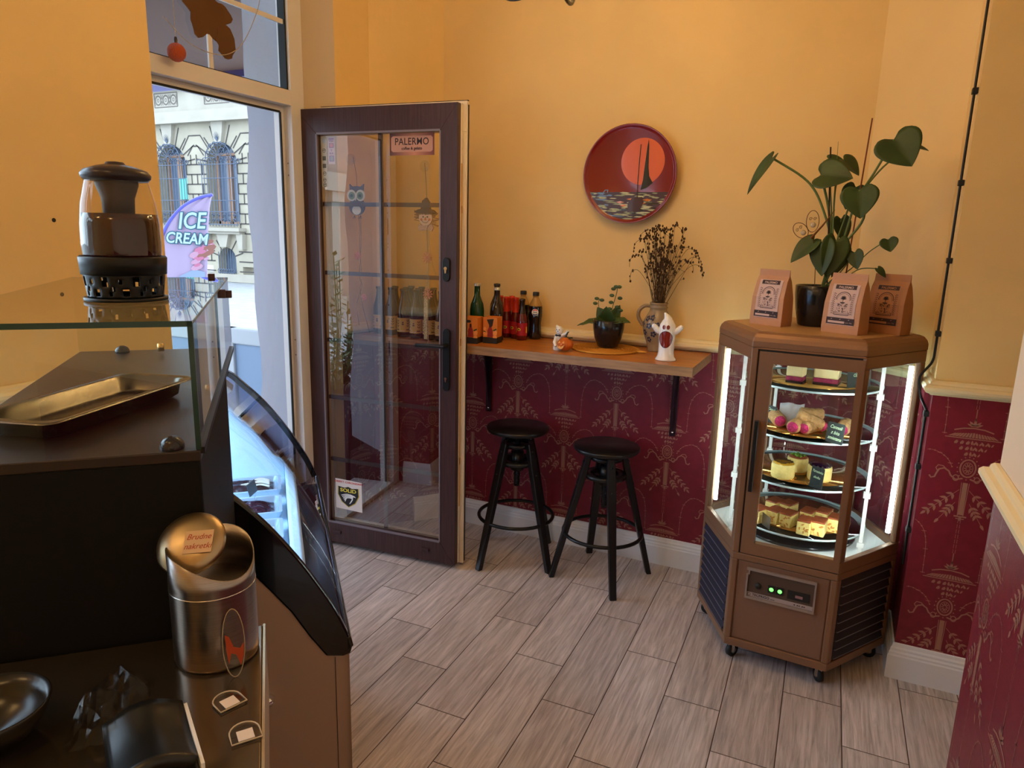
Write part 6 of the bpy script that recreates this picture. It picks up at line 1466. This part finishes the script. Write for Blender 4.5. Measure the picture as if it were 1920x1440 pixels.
# dark things bottom left
t_ = cthing('glass_bowl', 'dark glass bowl with a curved rim at the lower left corner', 'bowl', .655, -.252, 1.0705)
mb = MB(); mb.lathe([(.0001, .001), (.022, 0), (.034, .008), (.044, .022), (.049, .036), (.0475, .037), (.042, .024), (.032, .011), (.0001, .004)], 40); mb.build('bowl_body', mat('smoky_glass', (.012, .009, .006), .25), t_)
t_ = cthing('crumpled_film', 'crumpled clear plastic film between the bowl and the black tray', 'plastic film', .665, -.158, 1.0705)
random.seed(12); mb = MB(); vs = []; fs = []; n_ = 12
for i in range(n_):
    for j in range(n_): x, y = (i/(n_-1)-.5), (j/(n_-1)-.5); vs.append((x*.062, y*.10, .004+max(0, .036*(1-3.4*(x*x+y*y)))*random.uniform(.3, 1.15)))
for i in range(n_-1):
    for j in range(n_-1): a = i*n_+j; fs += [(a, a+n_, a+n_+1), (a, a+n_+1, a+1)] if (i+j) % 2 else [(a, a+n_, a+1), (a+1, a+n_, a+n_+1)]
mb.add(vs, fs); mb.build('film', glass_mat('cellophane', (.9, .88, .85), 1.3, 1.0, .12), t_)
t_ = cthing('black_tray', 'glossy black curved tray with a white edge at the bottom of the counter', 'tray', .60, -.118, 1.0705, .25)
mb = MB(); vs = []; fs = []
for i in range(13):
    for j in range(13): x, y = i/12-.5, j/12-.5; vs.append((x*.066, y*.085, .012+.012*math.cos(x*PI)*1.0-.006*math.cos(y*PI)))
for i in range(12):
    for j in range(12): a = i*13+j; fs.append((a, a+13, a+14, a+1))
mb.add(vs, fs, True); o = mb.build('tray_body', mat('dark_tray_plastic', (.01, .01, .01), .3), t_); q = o.modifiers.new('s', 'SOLIDIFY'); q.thickness = .01; q.offset = -1
mb = MB(); mb.box(.0335, .0365, -.05, .04, 0, .010); mb.build('white_edge', white_trim, t_)

# gelato case
gc = cthing('gelato_case', 'curved glass gelato display case with black end frame and beige body', 'display case')
A0, A1 = 1.30, 2.295
beige = mat('beige_case_panel', srgb(206, 176, 150), .45)
bk = mat('gloss_black_frame', (.006, .006, .007), .15, coat=.4)
prof = [(p.x, p.y) for p in spline([(-.50, 1.143, 0), (-.38, 1.142, 0), (-.25, 1.126, 0), (-.14, 1.091, 0), (-.088, 1.045, 0), (-.03, .982, 0), (.027, .902, 0), (.066, .836, 0), (.094, .783, 0), (.116, .728, 0)], 4)]
low = [(.124, .700), (.120, .684), (.105, .680), (.072, .686), (.041, .734), (.009, .792), (-.029, .845), (-.06, .886), (-.12, .945), (-.22, 1.0), (-.34, 1.03), (-.50, 1.04)]
def bz(mb, poly, a0, a1): mb.xz(poly, a0, a1)       # polygon given as (b, z), extruded along a
mb = MB(); bz(mb, prof+low, A0, A0+.022); mb.build('end_frame', bk, gc, bevel=.004)
mb = MB()
for i in range(len(prof)-1):
    (x0, z0_), (x1, z1_) = prof[i], prof[i+1]; dx, dz = x1-x0, z1_-z0_; L = math.hypot(dx, dz); nx, nz = dz/L, -dx/L; w_ = .016
    bz(mb, [(x0, z0_), (x1, z1_), (x1+nx*w_, z1_+nz*w_), (x0+nx*w_, z0_+nz*w_)], A1-.02, A1)
mb.build('far_rim', bk, gc)
mb = MB(); bz(mb, [(.112, .722), (.121, .722), (.126, .700), (.112, .690)], A0, A1); mb.build('front_rail', bk, gc, bevel=.002)
mb = MB(); poly = [(-.50, .80)]+[(x-.004, z-.004) for x, z in prof]+[(.10, .70), (.02, .70)]; bz(mb, poly, A1-.014, A1-.010); mb.build('end_glass', glass_mat('tinted_end_glass', (.62, .62, .72), 1.45, 1.5), gc)
mb = MB(); vs = []; fs = []
for x, z in prof: vs += [(x, A0+.022, z), (x, A1-.02, z)]
for i in range(len(prof)-1): fs.append((2*i, 2*i+1, 2*i+3, 2*i+2))
mb.add(vs, [f[::-1] for f in fs], True); fg = mb.build('curved_front_glass', glass_mat('front_glass', (.88, .91, .96), 1.45, 1.3), gc); q = fg.modifiers.new('s', 'SOLIDIFY'); q.thickness = .004; q.offset = -1
body = [(.117, .0), (.117, .684), (.105, .682), (.072, .688), (.041, .736), (.009, .794), (-.029, .847), (-.06, .888), (-.12, .947), (-.22, 1.002), (-.34, 1.032), (-.50, 1.042), (-.50, 0)]
mb = MB(); bz(mb, body, A0+.003, A0+.020); mb.box(.108, .117, A0+.003, A1-.003, 0, .690); bz(mb, [(.117, 0), (.117, .70), (-.50, .70), (-.50, 0)], A1-.02, A1-.003); mb.box(-.50, -.49, A0+.003, A1-.003, 0, 1.03); mb.build('body_panels', beige, gc)
mb = MB(); mb.box(.0885, .0897, A0+.0022, A0+.003, 0, .68); mb.build('panel_seam', rubber, gc)
mb = MB(); mb.M = Matrix.Translation((-.040, A0+.003, .612)) @ Matrix.Rotation(PI/2, 4, 'X'); mb.lathe([(.012, 0), (.011, .006), (.008, .009), (.008, .015), (.0001, .016)], 22); mb.build('lock', chrome, gc)
lin = mat('frosty_white_lining', (.62, .76, .86), .5, bump=.4, bscale=30)
mb = MB()
mb.box(-.40, .016, A0+.03, A1-.03, .735, .742); bz(mb, [(.016, .70), (.046, .70), (.046, .79), (.040, .796), (.022, .796), (.016, .79)], A0+.03, A1-.02)
bz(mb, [(-.40, .74), (-.40, 1.15), (-.33, 1.13), (-.23, 1.085), (-.159, 1.018), (-.079, .919), (-.016, .82), (.016, .800), (.016, .74)], A1-.045, A1-.025)
mb.box(-.41, -.40, A0+.03, A1-.02, .74, 1.12); mb.build('lining', lin, gc, bevel=.003)
mb = MB(); mb.box(.046, .110, A0+.022, A1-.02, .694, .700); mb.build('dark_well', mat('dark_plum_well', (.02, .018, .03), .3), gc)
mb = MB(); mb.box(-.40, -.26, A0+.05, A1-.05, 1.105, 1.125); bz(mb, [(-.40, 1.12), (-.40, 1.132), (-.25, 1.115), (-.16, 1.085), (-.12, 1.045), (-.13, 1.035), (-.18, 1.08), (-.26, 1.12)], A1-.11, A1-.03); mb.build('canopy', mat('grey_beige_canopy', srgb(150, 136, 128), .5), gc, bevel=.003)
gl = bpy.data.lights.new('gelato_lamp', 'AREA'); gl.energy = 4.5; gl.color = (.45, .72, 1.0); gl.size = .12; gl.shape = 'RECTANGLE'; gl.size_y = .7
go = bpy.data.objects.new('gelato_lamp', gl); col.objects.link(go); go.parent = gc; go.location = (-.33, (A0+A1)/2, 1.10)
mb = MB(); mb.box(-.37, -.29, A0+.08, A1-.2, 1.101, 1.1045); mb.build('lamp_strip', mat('cool_lamp_strip', (.8, .9, 1), .4, emit=(.5, .75, 1), estr=3.), gc)
choco = mat('chocolate_gelato', srgb(46, 26, 34), .3, bump=1., bscale=40); van = mat('cream_gelato', srgb(226, 214, 190), .45, bump=.6, bscale=30); swirl = mat('caramel_swirl', srgb(190, 140, 50), .3)
tubm = mat('frosted_tub', (.5, .6, .68), .3, metal=.3)
def tub(a, b, lab, m, extra):
    t = cthing('gelato_tub', lab, 'gelato tub', a, b, .742, 0, 'gelato tubs in the case')
    mb = MB(); w_, d_ = .118, .068; o = rr(w_, d_, .012, 4); i1 = rr(w_-.008, d_-.008, .01, 4); i2 = rr(w_-.014, d_-.014, .01, 4); n = len(o); vs = [(p[0], p[1], 0) for p in rr(w_-.01, d_-.01, .01, 4)]+[(p[0], p[1], .030) for p in o]+[(p[0], p[1], .030) for p in i1]+[(p[0], p[1], .012) for p in i2]; fs = []
    for i in range(3):
        for k in range(n): fs.append((i*n+k, i*n+(k+1) % n, (i+1)*n+(k+1) % n, (i+1)*n+k))
    fs.append(tuple(range(3*n, 4*n))); mb.add(vs, fs); mb.build('tub_body', tubm, t)
    mb = MB(); vs = []; fs = []; K = 22
    for i in range(K+1):
        for j in range(K+1):
            x, y = (i/K-.5)*2, (j/K-.5)*2; r = max(0, 1-max(abs(x), abs(y))**4*.9-.25*(x*x+y*y)/2); vs.append((x*(w_-.022), y*(d_-.018), .014+.020*r+.004*math.sin(9*x+4*math.sin(5*y))*r))
    for i in range(K):
        for j in range(K): a_ = i*(K+1)+j; fs.append((a_, a_+K+1, a_+K+2, a_+1))
    mb.add(vs, fs, True); mb.build('ice_cream', m, t)
    if extra:
        mb = MB()
        for q in range(7): y0 = random.uniform(-.03, .03); mb.tube(spline([(random.uniform(.0, .05), y0, .032), (.06, y0+.008, .034), (.085, y0-.004, .030)], 4), .0035, 5)
        mb.build('sauce_swirl', extra, t)
tub(2.12, -.115, 'gelato tub of dark and cream swirl, the farthest in the case', choco, van)
tub(1.945, -.115, 'gelato tub with dark purple brown ice cream in the middle', mat('plum_gelato', srgb(52, 24, 42), .15, bump=1., bscale=50), None)
tub(1.77, -.115, 'gelato tub with cream and caramel swirl, nearest in the case', van, swirl)
tub(1.61, -.115, 'gelato tub close to the near end frame', van, None)
for a, b, lab in ((1.965, -.065, 'dark flavour tag standing behind the middle gelato tub, farther one'), (1.905, -.13, 'dark flavour tag standing behind the middle gelato tub, nearer one')):
    t_ = cthing('flavour_tag', lab, 'tag', a, b, .776, 1.2, 'flavour tags in the gelato case')
    mb = MB(Matrix.Rotation(-.25, 4, 'X')); mb.box(-.026, .026, -.0008, .0008, .022, .056); mb.build('plate', mat('slate_tag_%d' % len(bpy.data.materials), (.05, .07, .08), .4), t_)
    mb = MB(Matrix.Rotation(-.25, 4, 'X')); mb.box(-.004, .004, -.0006, .0006, -.006, .022); mb.build('pin', clear2, t_)

# ================================================================== lamps of the room
ch = thing('chandelier', 'dark metal chandelier with bare bulbs, only its lowest tips showing at the top edge', 'chandelier', (-.80, 1.93, 0))
cz = 2.245
mb = MB(); mb.tube([(0, 0, 2.99), (0, 0, cz+.06)], .008, 10); mb.lathe([(.0001, cz-.03), (.02, cz-.01), (.035, cz+.03), (.02, cz+.07), (.0001, cz+.09)], 20); mb.lathe([(.05, 2.97), (.06, 2.999), (.0001, 2.999)], 20); mb.build('stem', black_metal, ch)
bulb_m = mat('warm_bulb', (1, .8, .5), .3, emit=(1, .7, .38), estr=22.)
for k in range(8):
    a = 2*PI*k/8+.2; c, s = math.cos(a), math.sin(a); mb = MB()
    mb.tube(spline([(.03*c, .03*s, cz+.02), (.14*c, .14*s, cz-.045), (.26*c, .26*s, cz-.03), (.31*c, .31*s, cz+.03)], 5), .006, 7); mb.lathe([(.018, cz+.03), (.022, cz+.036), (.013, cz+.045), (.013, cz+.09), (.0001, cz+.09)], 14, (.31*c, .31*s, 0)); arm = mb.build('arm', black_metal, ch)
    mb = MB(); mb.lathe([(.010, cz+.09), (.016, cz+.105), (.018, cz+.122), (.010, cz+.148), (.0001, cz+.165)], 16, (.31*c, .31*s, 0)); mb.build('bulb', bulb_m, arm)
for k in range(4):
    a = 2*PI*k/4+.2; light('chandelier_glow', 'POINT', (-.80+.31*math.cos(a), 1.93+.31*math.sin(a), cz+.125), CH_E, WARM, size=.02)
for x, y, e in ((-1.5, -.6, BK_E), (-.4, -.6, BK_E)):
    t_ = thing('ceiling_lamp', 'round warm ceiling lamp over the staff side of the room', 'lamp', (x, y, 2.995), group='ceiling lamps over the staff side')
    mb = MB(); mb.lathe([(.14, 0), (.14, -.03), (.12, -.05), (.0001, -.055)][::-1], 28); mb.build('shade', mat('opal_%d' % len(bpy.data.materials), (.8, .7, .5), .4, emit=(1, .7, .4), estr=2.), t_)
    light('ceiling_lamp_glow', 'POINT', (x, y, 2.86), e, WARM, size=.1)
bpy.context.view_layer.update()
